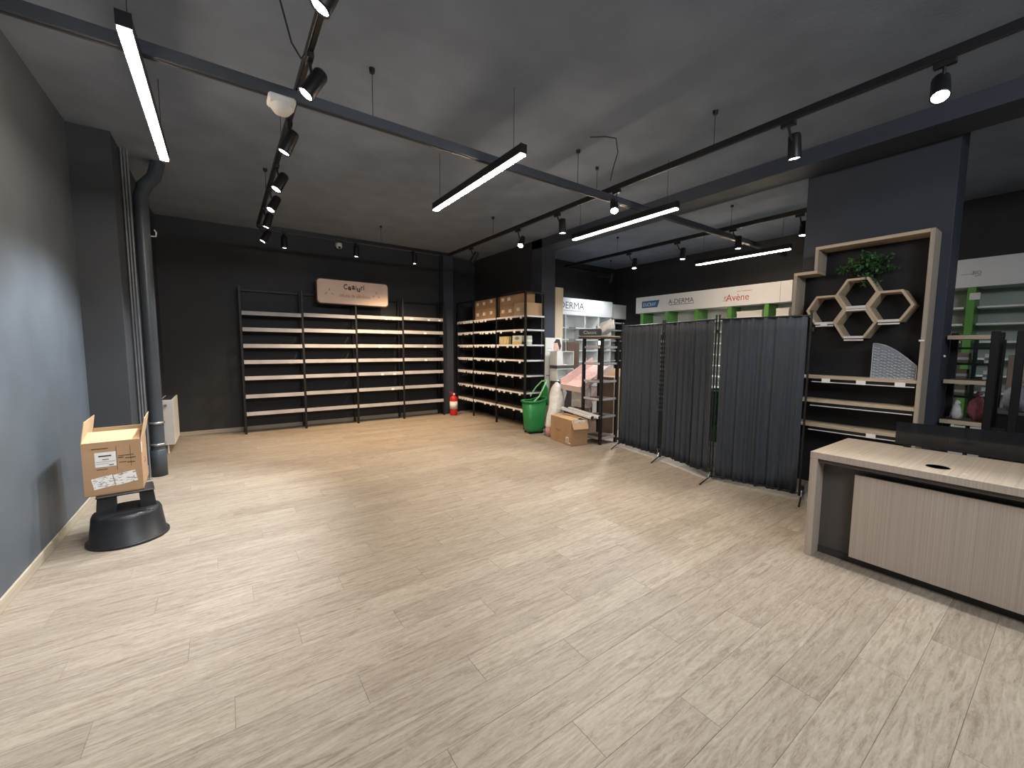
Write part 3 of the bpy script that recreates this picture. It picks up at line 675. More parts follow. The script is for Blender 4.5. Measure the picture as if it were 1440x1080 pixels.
# small cartons on the third shelf of the corner rack
zt = ZS[2]+0.0145
for i in range(5):
    tt = thing('small_carton', 'slim yellow carton, %s of five from the tea shelf end' % ORD[i], 'box', (4.50, 6.74-i*0.066, zt), group='yellow cartons on the corner rack')
    part('body', MB().box(0, 0.07, 0, 0.054, 0, 0.155, 0.003), M['yellow'], tt)
    part('white_band', MB().box(-0.001, 0.0715, 0.012, 0.042, 0.03, 0.12), M['pale_green'], tt)
tt = thing('small_carton', 'wide pale carton with a dark oval print beside the yellow ones', 'box', (4.50, 6.05, zt))
part('body', MB().box(0, 0.12, 0, 0.30, 0, 0.165, 0.004), M['pale_green'], tt)
part('yellow_band', MB().box(-0.001, 0.1212, 0.0, 0.30, 0.0, 0.05), M['yellow'], tt)
part('oval_print', MB().prism([(0.07*math.cos(2*PI*i/16), 0.03*math.sin(2*PI*i/16)) for i in range(16)], (-0.0005, 0.15, 0.115), (0, -1, 0), Z_, (-1, 0, 0), 0.001), M['logo_grey'], tt)
tt = thing('small_carton', 'upright pale carton at the column end of the third shelf', 'box', (4.56, 5.945, zt))
part('body', MB().box(0, 0.10, 0, 0.085, 0, 0.16, 0.004), M['pale_green'], tt)
part('printed_band', MB().box(-0.001, 0.1012, -0.001, 0.06, 0.05, 0.09), M['tag'], tt)

# fire extinguisher
t = thing('fire_extinguisher', 'red fire extinguisher on the floor between the two black racks', 'fire extinguisher', (4.17, 8.14, 0))
part('cylinder', MB().lathe([(0.0, 0.0), (0.078, 0.0), (0.085, 0.012), (0.085, 0.36), (0.078, 0.40), (0.05, 0.43), (0.03, 0.44), (0.0, 0.44)], (0, 0, 0), 24), M['red'], t)
part('label', MB().lathe([(0.0855, 0.14), (0.0862, 0.14), (0.0862, 0.31), (0.0855, 0.31)], (0, 0, 0), 24, Matrix.Rotation(0, 3, 'Z')), M['label'], t)
part('valve', MB().lathe([(0.022, 0.43), (0.022, 0.49), (0.0, 0.495)], (0, 0, 0), 12), M['steel'], t)
part('handle', MB().obox((-0.03, 0, 0.51), (0.13, 0.025, 0.012), Matrix.Rotation(R(12), 3, 'Y')).obox((-0.03, 0, 0.48), (0.11, 0.02, 0.010), Matrix.Rotation(R(-6), 3, 'Y')), M['red'], t)
part('hose', MB().tube([(0.02, 0, 0.47), (0.08, -0.01, 0.48), (0.105, -0.01, 0.42), (0.102, -0.01, 0.25), (0.10, -0.01, 0.16)], 0.010, 8), M['cable'], t)
part('gauge', MB().lathe([(0.0, 0.0), (0.018, 0.0), (0.018, 0.012), (0, 0.012)], (-0.0, -0.03, 0.47), 12, frame_of((0, 1, 0))), M['plastic_white'], t)

# ------------------------------------------------------------------ clutter before the column
# green rolling basket
t = thing('shopping_basket', 'tall green plastic rolling basket with its handle pulled up', 'basket', (4.47, 5.63, 0), (0, 0, R(-12)))
t.scale = (0.88, 0.88, 1.0)
sh = []
for z, a, b in ((0.04, 0.17, 0.13), (0.10, 0.178, 0.138), (0.56, 0.225, 0.175)): sh.append([(a*cx, b*cyy, z) for cx, cyy in [(math.copysign(abs(math.cos(2*PI*i/28))**0.4, math.cos(2*PI*i/28)), math.copysign(abs(math.sin(2*PI*i/28))**0.4, math.sin(2*PI*i/28))) for i in range(29)]])
bk = MB().sheet(sh); bk.add(sh[0][:28], [list(range(28))])
o = part('tub', bk, M['basket_green'], t); so = o.modifiers.new('wall', 'SOLIDIFY'); so.thickness = 0.006
rim = [(x*1.03, y*1.03, 0.57 + (0.0 if x < 0.05 else (x-0.05)*0.35)) for x, y, z in sh[2]]
part('rim', MB().tube(rim, 0.017, 8, False), M['basket_green'], t)
part('raised_back', MB().prism([(-0.16, 0.50), (0.16, 0.50), (0.13, 0.80), (0.05, 0.86), (-0.05, 0.86), (-0.13, 0.80)], (0.235, 0, 0), Y_, Z_, X_, 0.012), M['basket_green'], t)
part('handle', MB().tube([(-0.10, -0.17, 0.57), (0.02, -0.175, 0.66), (0.12, -0.16, 0.80), (0.22, -0.10, 0.91), (0.27, 0.0, 0.93), (0.22, 0.10, 0.91), (0.12, 0.16, 0.80), (0.0, 0.175, 0.64)], 0.014, 8), M['basket_pale'], t)
for s in (-1, 1):
    for u in (-1, 1): part('wheel', MB().tube([(u*0.13, s*0.105-0.012, 0.03), (u*0.13, s*0.105+0.012, 0.03)], 0.03, 12), M['black_plastic'], t)
# plastic-wrapped bundle leaning behind it
def lumpy(pts, rads, n=14, seed=1, amp=0.18):
    rnd = random.Random(seed); b = MB().tube(pts, rads, n)
    b.v = [(x+rnd.uniform(-1, 1)*amp*0.06, y+rnd.uniform(-1, 1)*amp*0.06, z+rnd.uniform(-1, 1)*amp*0.05) for x, y, z in b.v]
    return b
t = thing('wrapped_bundle', 'long bundle wrapped in white plastic film leaning behind the brown carton', 'bundle', (4.58, 5.24, 0))
part('wrapping', lumpy([(-0.04, 0, 0.16), (-0.01, .0, 0.30), (0.05, 0.02, 0.44), (0.11, 0.04, 0.58), (0.13, 0.06, 0.70), (0.15, 0.08, 0.80), (0.16, 0.09, 0.87), (0.17, 0.1, 0.90)], [0.10, 0.112, 0.12, 0.125, 0.12, 0.10, 0.08, 0.03]), M['film'], t)
part('pink_end', lumpy([(-0.02, 0, 0.012), (-0.03, 0, 0.04), (-0.05, 0.0, 0.12), (-0.04, 0.0, 0.2)], [0.06, 0.10, 0.098, 0.08], seed=3), M['film_pink'], t)
t = thing('wrapped_bundle', 'short bundle in white plastic film behind the long wrapped one', 'bundle', (4.98, 5.48, 0))
part('wrapping', lumpy([(-0.06, 0, 0.012), (-0.05, 0, 0.16), (-0.04, .0, 0.34), (-0.01, 0.02, 0.54), (0.02, 0.02, 0.72), (0.03, 0.03, 0.84)], [0.07, 0.09, 0.085, 0.085, 0.09, 0.03], seed=5), M['film'], t)
part('tied_neck', lumpy([(0.03, 0.03, 0.82), (0.04, 0.03, 0.87), (0.05, 0.03, 0.93)], [0.03, 0.025, 0.06], seed=8), M['film'], t)
# brown carton on the floor
ang = math.atan2(5.146-4.546, 4.416-4.31) - PI/2
t = thing('carton', 'big brown carton on the floor in front of the white wrapped bundle', 'box', (4.505, 4.77, 0), (0, 0, ang))
open_carton(t, 0.31, 0.60, 0.405, [('L', 0.155, 174), ('R', 0.15, 172), ('F', 0.15, -70)], mi=M['card_light'])
fl = MB(); # address sheets on the end wall facing the camera
part('paper_sheet', MB().obox((-0.01, -0.313, 0.345), (0.20, 0.004, 0.13), Matrix.Rotation(R(8), 3, 'Y')), M['label'], t, label='white sheet stuck on the end wall')
part('printed_mark', MB().box(-0.1560, -0.155, -0.18, -0.165, 0.03, 0.13).box(-0.1560, -0.155, -0.235, -0.22, 0.03, 0.13).box(-0.1560, -0.155, -0.22, -0.18, 0.115, 0.13).box(-0.1560, -0.155, -0.29, -0.25, 0.035, 0.05), M['tag'], t)
part('printed_lines', MB().box(-0.1560, -0.155, -0.02, 0.16, 0.20, 0.205).box(-0.1560, -0.155, 0.0, 0.12, 0.18, 0.184), M['ink'], t)
part('contents', MB().box(-0.13, 0.13, -0.25, 0.25, 0.05, 0.30, 0.01), M['card_grey'], t)
# aluminium rails lying over the carton
g = 'aluminium rails on the brown carton'
for i, (a, b) in enumerate((((4.48, 4.914, 0.535), (4.60, 4.36, 0.440)), ((4.64, 4.91, 0.520), (4.67, 4.27, 0.452)))):
    A, B = Vector(a), Vector(b); d = (B-A); c = (A+B)/2
    rot = d.to_track_quat('X', 'Z').to_matrix()
    tt = thing('aluminium_rail', ['silver rail on the carton, the one nearer the wide floor', 'silver rail on the carton, the one nearer the corner rack with the small sign'][i], 'rail', tuple(c), rot.to_euler(), group=g)
    l = d.length
    part('profile', MB().box(-l/2, l/2, -0.032, 0.032, -0.022, 0.022, 0.006), M['alu'], tt)
    part('end_cap', MB().lathe([(0.0, 0.0), (0.030, 0.0), (0.030, 0.02), (0, 0.02)], (l/2, 0, 0), 12, Matrix.Rotation(R(90), 3, 'Y')), M['black_plastic'], tt)
    part('groove', MB().box(-l/2+0.02, l/2-0.03, -0.006, 0.006, 0.0215, 0.0225), M['dark_metal'], tt)
# pink display tray lying tilted on grey cartons
t = thing('display_tray', 'pale pink cardboard display tray lying tilted on a heap of cartons', 'display', (5.22, 5.02, 1.02), (R(4), R(-23), R(6)))
part('tray_base', MB().box(-0.52, 0.42, -0.2, 0.2, 0, 0.012), M['pink'], t)
part('tray_front', MB().box(-0.52, 0.42, -0.212, -0.2, -0.02, 0.085), M['pink_light'], t)
part('tray_back', MB().box(-0.52, 0.42, 0.2, 0.212, -0.02, 0.16), M['pink'], t)
part('tray_end', MB().box(-0.532, -0.52, -0.212, 0.212, -0.02, 0.085), M['pink_light'], t)
part('printed_panel', MB().box(-0.2, 0.15, -0.2, 0.2, 0.0122, 0.014), M['skin_print'], t)
t = thing('display_box', 'mottled pink display box under the tilted tray', 'box', (5.18, 5.02, 0), (0, 0, R(12)))
part('body', MB().box(-0.22, 0.22, -0.16, 0.16, 0.50, 0.84, 0.004), M['pink_print'], t)
part('white_edge', MB().box(-0.235, -0.215, -0.175, 0.175, 0.50, 0.86), M['paper'], t)
part('lower_body', MB().box(-0.20, 0.24, -0.15, 0.17, 0.0, 0.50, 0.004), M['card_grey'], t)
part('front_board', MB().box(-0.12, 0.12, -0.175, -0.165, 0.3, 0.6), M['paper'], t)
t = thing('carton', 'dull carton standing askew behind the small corner rack', 'box', (5.72, 5.02, 0), (0, 0, R(25)))
part('body', MB().box(-0.2, 0.2, -0.15, 0.15, 0, 1.0, 0.004), M['card_grey'], t)
part('flap', MB().prism([(-.15, 0), (.15, 0), (.14, .16), (-.14, .16)], (0.2, 0, 1.0), Y_, Vector((0.5, 0, .86)), Vector((.86, 0, -.5)), 0.005), M['card'], t)
# poster, white cubes, walnut board before the column
t = thing('poster_stand', 'tall white poster board with a rose face print before the column', 'poster', (5.11, 5.86, 0), (0, 0, R(-4)))
part('board', MB().box(-0.19, 0.19, 0, 0.02, 0.62, 1.70, 0.003), M['paper'], t)
part('leg', MB().box(-0.19, -0.05, 0, 0.02, 0.0, 0.62, 0.003), M['paper'], t)
pr = part('portrait_print', MB().prism([(-.06+.075*math.cos(2*PI*i/18), .0+.10*math.sin(2*PI*i/18)) for i in range(18)], (0.13, -0.0005, 1.53), X_, Z_, (0, -1, 0), 0.001), M['skin_print'], t)
part('hair_print', MB().prism([(.0, .05), (.06, .13), (.14, .12), (.18, .0), (.15, -.1), (.12, -.02), (.09, .06)], (0.0, -0.002, 1.55), X_, Z_, (0, -1, 0), 0.001), M['sign_ink'], t)
part('printed_lines', MB().box(-0.16, -0.04, -0.0015, -0.0005, 1.50, 1.505).box(-0.16, -0.06, -0.0015, -0.0005, 1.44, 1.445).box(-0.16, -0.08, -0.0015, -0.0005, 0.98, 1.0), M['logo_grey'], t)
t = thing('display_cube', 'white open cube unit standing beside the poster board', 'shelf', (5.21, 5.62, 0))
part('upper_cube', MB().box(-0.22, 0.20, 0.0, 0.20, 1.19, 1.20).box(-0.22, 0.20, 0.0, 0.20, 1.44, 1.45).box(-0.22, -0.08, 0, 0.2, 1.2, 1.44).box(0.19, 0.20, 0, 0.2, 1.2, 1.44).box(-0.08, 0.19, 0.19, 0.20, 1.2, 1.44), M['white_matte'], t)
part('dark_shelf', MB().box(-0.22, 0.20, 0.0, 0.20, 1.13, 1.188), M['anthracite'], t)
part('lower_cube', MB().box(-0.22, 0.20, 0.0, 0.20, 0.90, 0.91).box(-0.22, 0.20, 0, 0.2, 1.118, 1.128).box(-0.22, -0.21, 0, 0.2, 0.91, 1.118).box(0.19, 0.20, 0, 0.2, 0.91, 1.118).box(-0.21, 0.19, 0.19, 0.2, 0.91, 1.118), M['white_matte'], t)
part('pedestal', MB().box(-0.21, 0.19, 0.01, 0.19, 0.0, 0.898), M['anthracite'], t)
t = thing('wood_board', 'dark walnut board leaning upright behind the white cubes', 'board', (5.94, 6.2, 0))
part('board', MB().box(-0.15, 0.18, 0, 0.03, 0, 1.64, 0.003), M['brown_board'], t)
part('edge_band', MB().box(-0.155, -0.15, 0, 0.03, 0, 1.64), M['card_grey'], t)
t = thing('wood_board', 'dark board standing between the poster and the walnut board', 'board', (5.72, 6.26, 0))
part('board', MB().box(-0.10, 0.06, 0, 0.03, 0, 1.63, 0.003), M['anthracite'], t)
part('edge_band', MB().box(0.06, 0.064, 0, 0.03, 0, 1.63), M['brown_board'], t)

# small black corner rack with its sign
XK, YK = 4.76, 4.33
t = thing('shelving_rack', 'narrow black rack with a small dark sign beside the folding screen', 'shelf', (XK, YK, 0))
pm = MB().box(-0.022, 0.022, -0.022, 0.022, 0, 1.66, 0.003).mesh('post', M['black_metal'])
for x, y in ((0, 0), (0, 0.38), (0.36, 0), (0.36, 0.38)): part('post', pm, None, t, loc=(x, y, 0))
for k, z in enumerate((1.535, 1.28, 1.0, 0.72, 0.445, 0.108)):
    s = part('shelf', MB().box(0.0, 0.36, 0.0, 0.38, z-0.032, z-0.008), M['shelf_board'], t)
    part('shelf_edge', MB().box(-0.012, 0.0, 0.022, 0.358, z-0.026, z+0.006).box(0.022, 0.338, -0.012, 0.0, z-0.026, z+0.006), M['rail_grey'], s)
part('top_board', MB().box(-0.05, 0.40, -0.04, 0.47, 1.66, 1.70, 0.004), M['shelf_board'], t)
part('top_edge', MB().box(-0.056, -0.05, -0.04, 0.47, 1.685, 1.70).box(-0.05, 0.40, -0.046, -0.04, 1.685, 1.70), M['oak_y'], t)
t = thing('sign', 'small dark rounded sign with pale lettering on the narrow black rack', 'sign', (4.74, 4.57, 1.702), (0, 0, R(-58)))
part('panel', MB().prism(rrect(0.36, 0.11, 0.03), (0, 0, 0.055), X_, Z_, Y_, 0.012), M['logo_ink'], t)
part('lettering', text_mb('Classic', (0, -0.001, 0.055), X_, Z_, 0.21, 0.05, True, 0.001), M['sign_green'], t)
t = thing('wrapped_bundle', 'crumpled clear plastic film on top of the narrow black rack', 'bundle', (5.02, 4.52, 1.722))
part('wrapping', lumpy([(-0.12, 0.03, 0.02), (-0.06, 0.02, 0.06), (0.0, 0.0, 0.10), (0.06, -0.04, 0.14), (0.09, -0.06, 0.24)], [0.035, 0.06, 0.085, 0.10, 0.02], seed=11, amp=0.4), M['film'], t)
part('loose_corner', lumpy([(-0.1, 0.0, 0.04), (-0.12, 0.02, 0.1), (-0.15, 0.03, 0.14)], [0.04, 0.03, 0.008], seed=12, amp=0.2), M['film'], t)
t = thing('lit_panel', 'small glowing pale panel on the shelf of the narrow black rack', 'lamp', (5.0, 4.60, 1.542))
part('screen', MB().box(-0.035, 0.035, -0.006, 0.0, 0.02, 0.085), M['lamp_small'], t)
part('stand', MB().box(-0.04, 0.04, 0.0, 0.012, 0, 0.09, 0.003), M['black_plastic'], t)

# ------------------------------------------------------------------ charcoal folding screen
SP = [(4.93, 4.11), (4.80, 3.29), (4.52, 2.42), (4.69, 1.57)]
t = thing('folding_screen', 'charcoal three panel cloth screen on thin black posts across the room', 'screen', (SP[1][0], SP[1][1], 0))
O = Vector((SP[1][0], SP[1][1], 0))
HS = 1.835
def curtain(p, q, z0, z1, seed):
    rnd = random.Random(seed); P, Q = Vector((*p, 0))-O, Vector((*q, 0))-O; d = (Q-P); l = d.length; d.normalize(); n = Vector((-d.y, d.x, 0))
    ph = [(rnd.uniform(2.5, 5), rnd.uniform(0, 6)), (rnd.uniform(7, 10), rnd.uniform(0, 6)), (rnd.uniform(13, 20), rnd.uniform(0, 6)), (rnd.uniform(26, 34), rnd.uniform(0, 6))]
    amp = (0.010, 0.014, 0.009, 0.003); nx, nz = 110, 14; g = []
    for j in range(nz+1):
        z = z0+(z1-z0)*j/nz; k = 0.55+0.45*(1-j/nz); row = []
        for i in range(nx+1):
            s = i/nx; env = min(1, s*8, (1-s)*8)
            w_ = sum(a*math.sin(2*PI*f_*s+o_+0.35*math.sin(2.2*z+o_)) for a, (f_, o_) in zip(amp, ph))
            row.append(tuple(P+d*(l*s)+n*(w_*k*(0.3+0.7*env))+Z_*z))
        g.append(row)
    return MB().sheet(g)
INS = 0.045
for i, z0 in enumerate((0.06, 0.075, 0.045)):
    a, b = Vector(SP[i]), Vector(SP[i+1]); d = (b-a).normalized()
    p, q = a+d*INS, b-d*INS
    o = part('fabric_panel', curtain(p, q, z0, HS-0.005, 20+i), M['cloth'], t)
    so = o.modifiers.new('cloth', 'SOLIDIFY'); so.thickness = 0.003
    a3, b3 = Vector((*(a+d*0.02), HS))-O, Vector((*(b-d*0.02), HS))-O
    part('top_rail', MB().tube([tuple(a3), tuple(b3)], 0.0095, 8), M['black_metal'], t)
    lo = Vector((0, 0, HS-z0-0.015))
    part('bottom_rail', MB().tube([tuple(a3-lo), tuple(b3-lo)], 0.0075, 8), M['black_metal'], t)
    for e_, sgn in ((a, 1), (b, -1)):
        c = Vector((*(e_+d*0.018*sgn), 0))-O
        ps = part('post', MB().tube([tuple(c+Z_*0.035), tuple(c+Z_*(HS+0.03))], 0.010, 8), M['black_metal'], t)
        part('post_cap', MB().lathe([(0.012, 0), (0.013, 0.012), (0.006, 0.022), (0, 0.022)], tuple(c+Z_*(HS+0.03)), 10), M['black_plastic'], ps)
for i, (x, y) in enumerate(SP):
    dirs = ((1, 0.35), (1, 0.25), (1, 0.12), (1, 0.28))
    n = Vector((dirs[i][0], dirs[i][1], 0)).normalized(); c = Vector((x, y, 0))-O
    pts = [c+n*s+Z_*(0.010+0.035*(1-abs(s)/0.27)) for s in (-0.27, -0.2, -0.1, 0, 0.1, 0.2, 0.27)]
    ft = part('foot', MB().tube([tuple(p) for p in pts], 0.008, 8), M['black_metal'], t)
    part('hinge', MB().tube([tuple(c+Z_*0.10), tuple(c+Z_*0.14)], 0.022, 8).tube([tuple(c+Z_*1.68), tuple(c+Z_*1.72)], 0.020, 8), M['black_plastic'], t)
    part('brace', MB().tube([tuple(c-n*0.06+Z_*0.04), tuple(c+Z_*0.12)], 0.005, 6).tube([tuple(c+n*0.06+Z_*0.04), tuple(c+Z_*0.12)], 0.005, 6), M['steel'], ft)
# green baskets nested behind the screen, glimpsed in the gap between panels
for k in range(5):
    tt = thing('shopping_basket', '%s green basket from the floor in the stack behind the screen' % ORD[k], 'basket', (5.35, 2.78, 0.30+k*0.11), group='baskets stacked behind the screen')
    sh = [[(a*cx, b*cyy, z) for cx, cyy in [(math.copysign(abs(math.cos(2*PI*i/24))**0.4, math.cos(2*PI*i/24)), math.copysign(abs(math.sin(2*PI*i/24))**0.4, math.sin(2*PI*i/24))) for i in range(25)]] for z, a, b in ((0.0, 0.17, 0.13), (0.22, 0.215, 0.165))]
    b_ = MB().sheet(sh); b_.add(sh[0][:24], [list(range(24))])
    o = part('tub', b_, M['basket_green'], tt)
    part('rim', MB().tube([(x*1.03, y*1.03, 0.225) for x, y, z in sh[1]], 0.012, 6, False), M['basket_green'], tt)
t = thing('plinth_box', 'pale box under the stacked green baskets behind the screen', 'box', (5.35, 2.78, 0))
part('body', MB().box(-0.2, 0.2, -0.16, 0.16, 0, 0.30, 0.004), M['white_matte'], t)
part('lid_line', MB().box(-0.202, 0.202, -0.162, 0.162, 0.25, 0.256), M['logo_grey'], t)

t = thing('display_stand', 'tall black stand with white price strips in the gap of the screen', 'stand', (5.5, 3.72, 0))
part('board', MB().box(-0.02, 0.02, -0.09, 0.12, 0, 1.72, 0.003), M['black_metal'], t)
part('base', MB().box(-0.15, 0.15, -0.10, 0.13, 0, 0.03, 0.004), M['black_metal'], t)
for k in range(16): part('price_strip', MB().box(-0.03, -0.021, -0.085, 0.115, 0.55+k*0.07, 0.585+k*0.07), M['rail_grey'] if k % 3 else M['rail_white'], t)

# ------------------------------------------------------------------ reception counter
CX0, CX1, CY1, CY0, CZ = 3.45, 4.24, 1.115, -1.3, 0.77
t = thing('counter', 'greige wood reception counter with a dark recess and pale front panel', 'counter', (CX0, CY1, 0))
part('top', MB().box(CX0, CX1, CY0, CY1, CZ-0.045, CZ, 0.002), M['counter_top'], t, True)
part('front_edge', MB().box(CX0-0.002, CX0, CY0, CY1, CZ-0.045, CZ-0.001), M['counter'], t, True)
part('side_panel', MB().box(CX0, CX1, CY1-0.045, CY1, 0.0, CZ-0.0455, 0.002), M['counter'], t, True)
part('back_board', MB().box(CX0+0.13, CX0+0.15, CY0, CY1-0.046, 0.05, CZ-0.046), M['anthracite'], t, True)
part('front_panel', MB().box(CX0+0.06, CX0+0.082, CY0, CY1-0.245, 0.062, CZ-0.122, 0.002), M['counter'], t, True)
part('panel_spacer', MB().box(CX0+0.0825, CX0+0.1295, CY0, CY1-0.30, 0.14, CZ-0.20), M['anthracite'], t, True)
part('plinth', MB().box(CX0+0.122, CX0+0.16, CY0, CY1-0.046, 0.0, 0.049), M['plinth'], t, True)
part('top_strip', MB().box(CX0+0.02, CX0+0.128, CY0, CY1-0.046, CZ-0.075, CZ-0.046), M['anthracite'], t, True)
gr = part('cable_grommet', MB().lathe([(0.0, 0.0005), (0.048, 0.0005), (0.052, 0.003), (0.056, 0.0005)], (CX0+0.20, 0.50, CZ), 24), M['black_plastic'], t, True)
part('hinge_button', MB().lathe([(0.014, 0.0), (0.012, 0.002), (0.0, 0.002)], (CX0+0.13, 0.37, CZ), 14).lathe([(0.012, 0.0), (0.010, 0.002), (0.0, 0.002)], (CX0+0.16, 0.88, CZ), 14), M['oak_y'], t, True)
# smoked acrylic guard standing on the counter's far edge
t = thing('acrylic_guard', 'smoked acrylic guard standing along the far edge of the counter', 'guard', (4.22, 0.5, CZ))
part('pane', MB().prism([(-0.32, 0.014), (0.80, 0.014), (0.80, 0.20), (0.55, 0.20), (0.08, 0.195), (-0.32, 0.185)], (0, 0, 0), (0, -1, 0), Z_, X_, 0.008), M['tinted'], t)
for y in (0.25, -0.5): part('foot', MB().box(-0.012, 0.02, y-0.02, y+0.02, 0.0006, 0.014), M['black_plastic'], t)

# ------------------------------------------------------------------ honeycomb wall unit
XF, XFB = 5.2, 5.455
t = thing('wall_unit', 'black wall unit framed in light wood with three shelves below the honeycomb', 'shelf', (XF, 0.86, 0))
YA, YS, YL = 0.868, 1.768, 1.955     # outer end, step, outer far side
TH = 0.032
part('back_panel', MB().box(XFB-0.018, XFB, YA+0.03, YS, 0.0, 2.555).box(XFB-0.018, XFB, YS, YL-0.02, 0.0, 2.31), M['black_panel'], t, True)
part('end_stile', MB().box(XF, XFB, YA, YA+TH, 0.0, 2.59, 0.002), M['ash'], t, True)
part('top_board', MB().box(XF, XFB, YA+TH, YS, 2.558, 2.59, 0.002), M['oak_y'], t, True)
part('step_stile', MB().box(XF, XFB, YS-TH, YS, 2.345, 2.557, 0.002), M['ash'], t, True)
part('step_board', MB().box(XF, XFB, YS-TH, YL, 2.312, 2.344, 0.002), M['oak_y'], t, True)
part('far_stile', MB().box(XF, XFB, YL-TH, YL, 0.0, 2.3115, 0.002), M['ash'], t, True)
for k, z in enumerate((1.212, 0.955, 0.690)):
    s = part('shelf', MB().box(XF+0.005, XFB-0.02, YA+TH, YL-TH, z-0.016, z+0.014, 0.002), M['oak_y'], t, True)
    part('price_rail', MB().box(XF-0.004, XF+0.004, YA+TH+0.01, 1.72, z-0.054, z-0.046), M['rail_white'], s, True)
    part('rail_web', MB().box(XF+0.005, XF+0.012, YA+TH+0.01, 1.72, z-0.048, z-0.0165), M['black_plastic'], s, True)
    for y in ([1.59, 1.30, 1.01], [], [1.19])[k]:
        part('price_tag', MB().box(XF-0.008, XF-0.005, y-0.037, y+0.037, z-0.055, z-0.012), M['tag'], s, True)
part('wall_clip', MB().box(XF-0.02, XF-0.001, YA+0.005, YA+0.04, 1.585, 1.60), M['tag'], t, True)
tc = thing('wall_clip', 'tiny white clip on the dark partition edge beside the wood stile', 'clip', (5.55, 0.795, 1.45))
part('clip_body', MB().lathe([(0.0, 0), (0.012, 0), (0.012, 0.01), (0.004, 0.016), (0, 0.016)], (0, 0, 0), 10, frame_of((0, 1, 0))), M['tag'], tc)

t = thing('honeycomb_shelf', 'light wood shelf of four joined hexagons on the black wall unit', 'shelf', (5.225, 1.397, 1.922))
HA = 0.176
def hexa(a): return [(a*math.cos(R(60*i)), a*math.sin(R(60*i))) for i in range(6)]
for nm, (cyy, cz) in dict(top=(1.397, 2.073), left=(1.652, 1.924), right=(1.138, 1.924), bottom=(1.397, 1.772)).items():
    c = (0, cyy-1.397, cz-1.922)
    hx = part('hexagon', MB().ring(hexa(HA-0.0035), hexa(HA-0.028), c, (0, -1, 0), Z_, X_, 0.205), M['oak'], t)
    b0 = cz-1.922-HA*0.866
    part('price_rail', MB().box(-0.006, 0.0, c[1]-0.078, c[1]+0.078, b0+0.002, b0+0.026).box(-0.003, 0.002, c[1]-0.082, c[1]+0.075, b0-0.022, b0-0.008), M['rail_white'], hx)
    if nm == 'left': part('price_tag', MB().box(-0.010, -0.0065, c[1]-0.03, c[1]+0.03, b0-0.018, b0+0.012), M['tag'], hx)
# leafy plant on the honeycomb
t = thing('plant', 'bushy green plant spilling over the top hexagon', 'plant', (5.33, 1.39, 2.225))
rnd = random.Random(4); lv = MB(); stm = MB()
for k in range(34):
    a = rnd.uniform(-1, 1); tip = Vector((rnd.uniform(-0.10, 0.06), a*0.25, 0.045+rnd.uniform(0, 0.20)*(1-0.4*abs(a)) + 0.02))
    if k < 6: tip = Vector((rnd.uniform(-0.1, -0.02), -0.06-rnd.uniform(0, 0.09), -rnd.uniform(-0.02, 0.07)))
    mid = tip*0.5+Vector((0, 0, 0.05)); stm.tube([(0, 0, 0.0), tuple(mid), tuple(tip)], 0.0025, 4)
    for q in range(19):
        u = rnd.uniform(0.35, 1.05); c = (mid*(2*u*(1-u)) + tip*u*u) + Vector((rnd.uniform(-.03, .03), rnd.uniform(-.035, .035), rnd.uniform(-.03, .03)))
        n = Vector((rnd.uniform(-1, .3), rnd.uniform(-1, 1), rnd.uniform(-.2, 1))).normalized(); r = n.orthogonal().normalized(); r.rotate(Matrix.Rotation(rnd.uniform(0, 6.28), 3, n)); s = n.cross(r)
        L_ = rnd.uniform(0.016, 0.026); W_ = L_*0.55
        lv.add([tuple(c-r*L_), tuple(c+s*W_+n*0.003), tuple(c+r*L_), tuple(c-s*W_+n*0.003)], [[0, 1, 2], [0, 2, 3]])
part('stems', stm, M['stem'], t)
part('foliage', lv, M['leaf'], t, kind='stuff')
part('pot', MB().lathe([(0.05, 0.0), (0.065, 0.06), (0.0, 0.055)], (0, 0, 0.002), 16), M['black_plastic'], t)
# clear ribbed quarter-round shelf dividers
t = thing('divider_panel', 'clear ribbed quarter-round plastic divider leaning on the upper wood shelf', 'divider', (5.27, 1.08, 1.227))
arc = [(-0.165, 0.0), (0.16, 0.0), (0.16, 0.125)] + [(0.16-0.325*(i/10), 0.125+0.215*math.sin(PI/2*(i/10))) for i in range(1, 11)]
for k in range(3):
    pl = part('plate', MB().prism(arc, (0.02*k, 0.006*k, 0), (0, -1, 0), Z_, X_, 0.004), M['acrylic'], t)
rb = MB()
for i in range(12):
    for j in range(11):
        y, z = -0.145+i*0.026, 0.02+j*0.028 - (i % 2)*0.008
        if z > 0.11+0.20*math.sin(PI/2*min(1, (0.16-y)/0.325)): continue
        rb.obox((-0.004, -y, z), (0.006, 0.019, 0.006), Matrix.Rotation(R(25), 3, 'X'))
part('ribs', rb, M['acrylic_rib'], t)
ed = MB()
for a, b in zip(arc, arc[1:]+arc[:1]): ed.tube([(-0.002, -a[0], a[1]+0.004), (-0.002, -b[0], b[1]+0.004)], 0.004, 5)
part('edge', ed, M['acrylic_rib'], t)

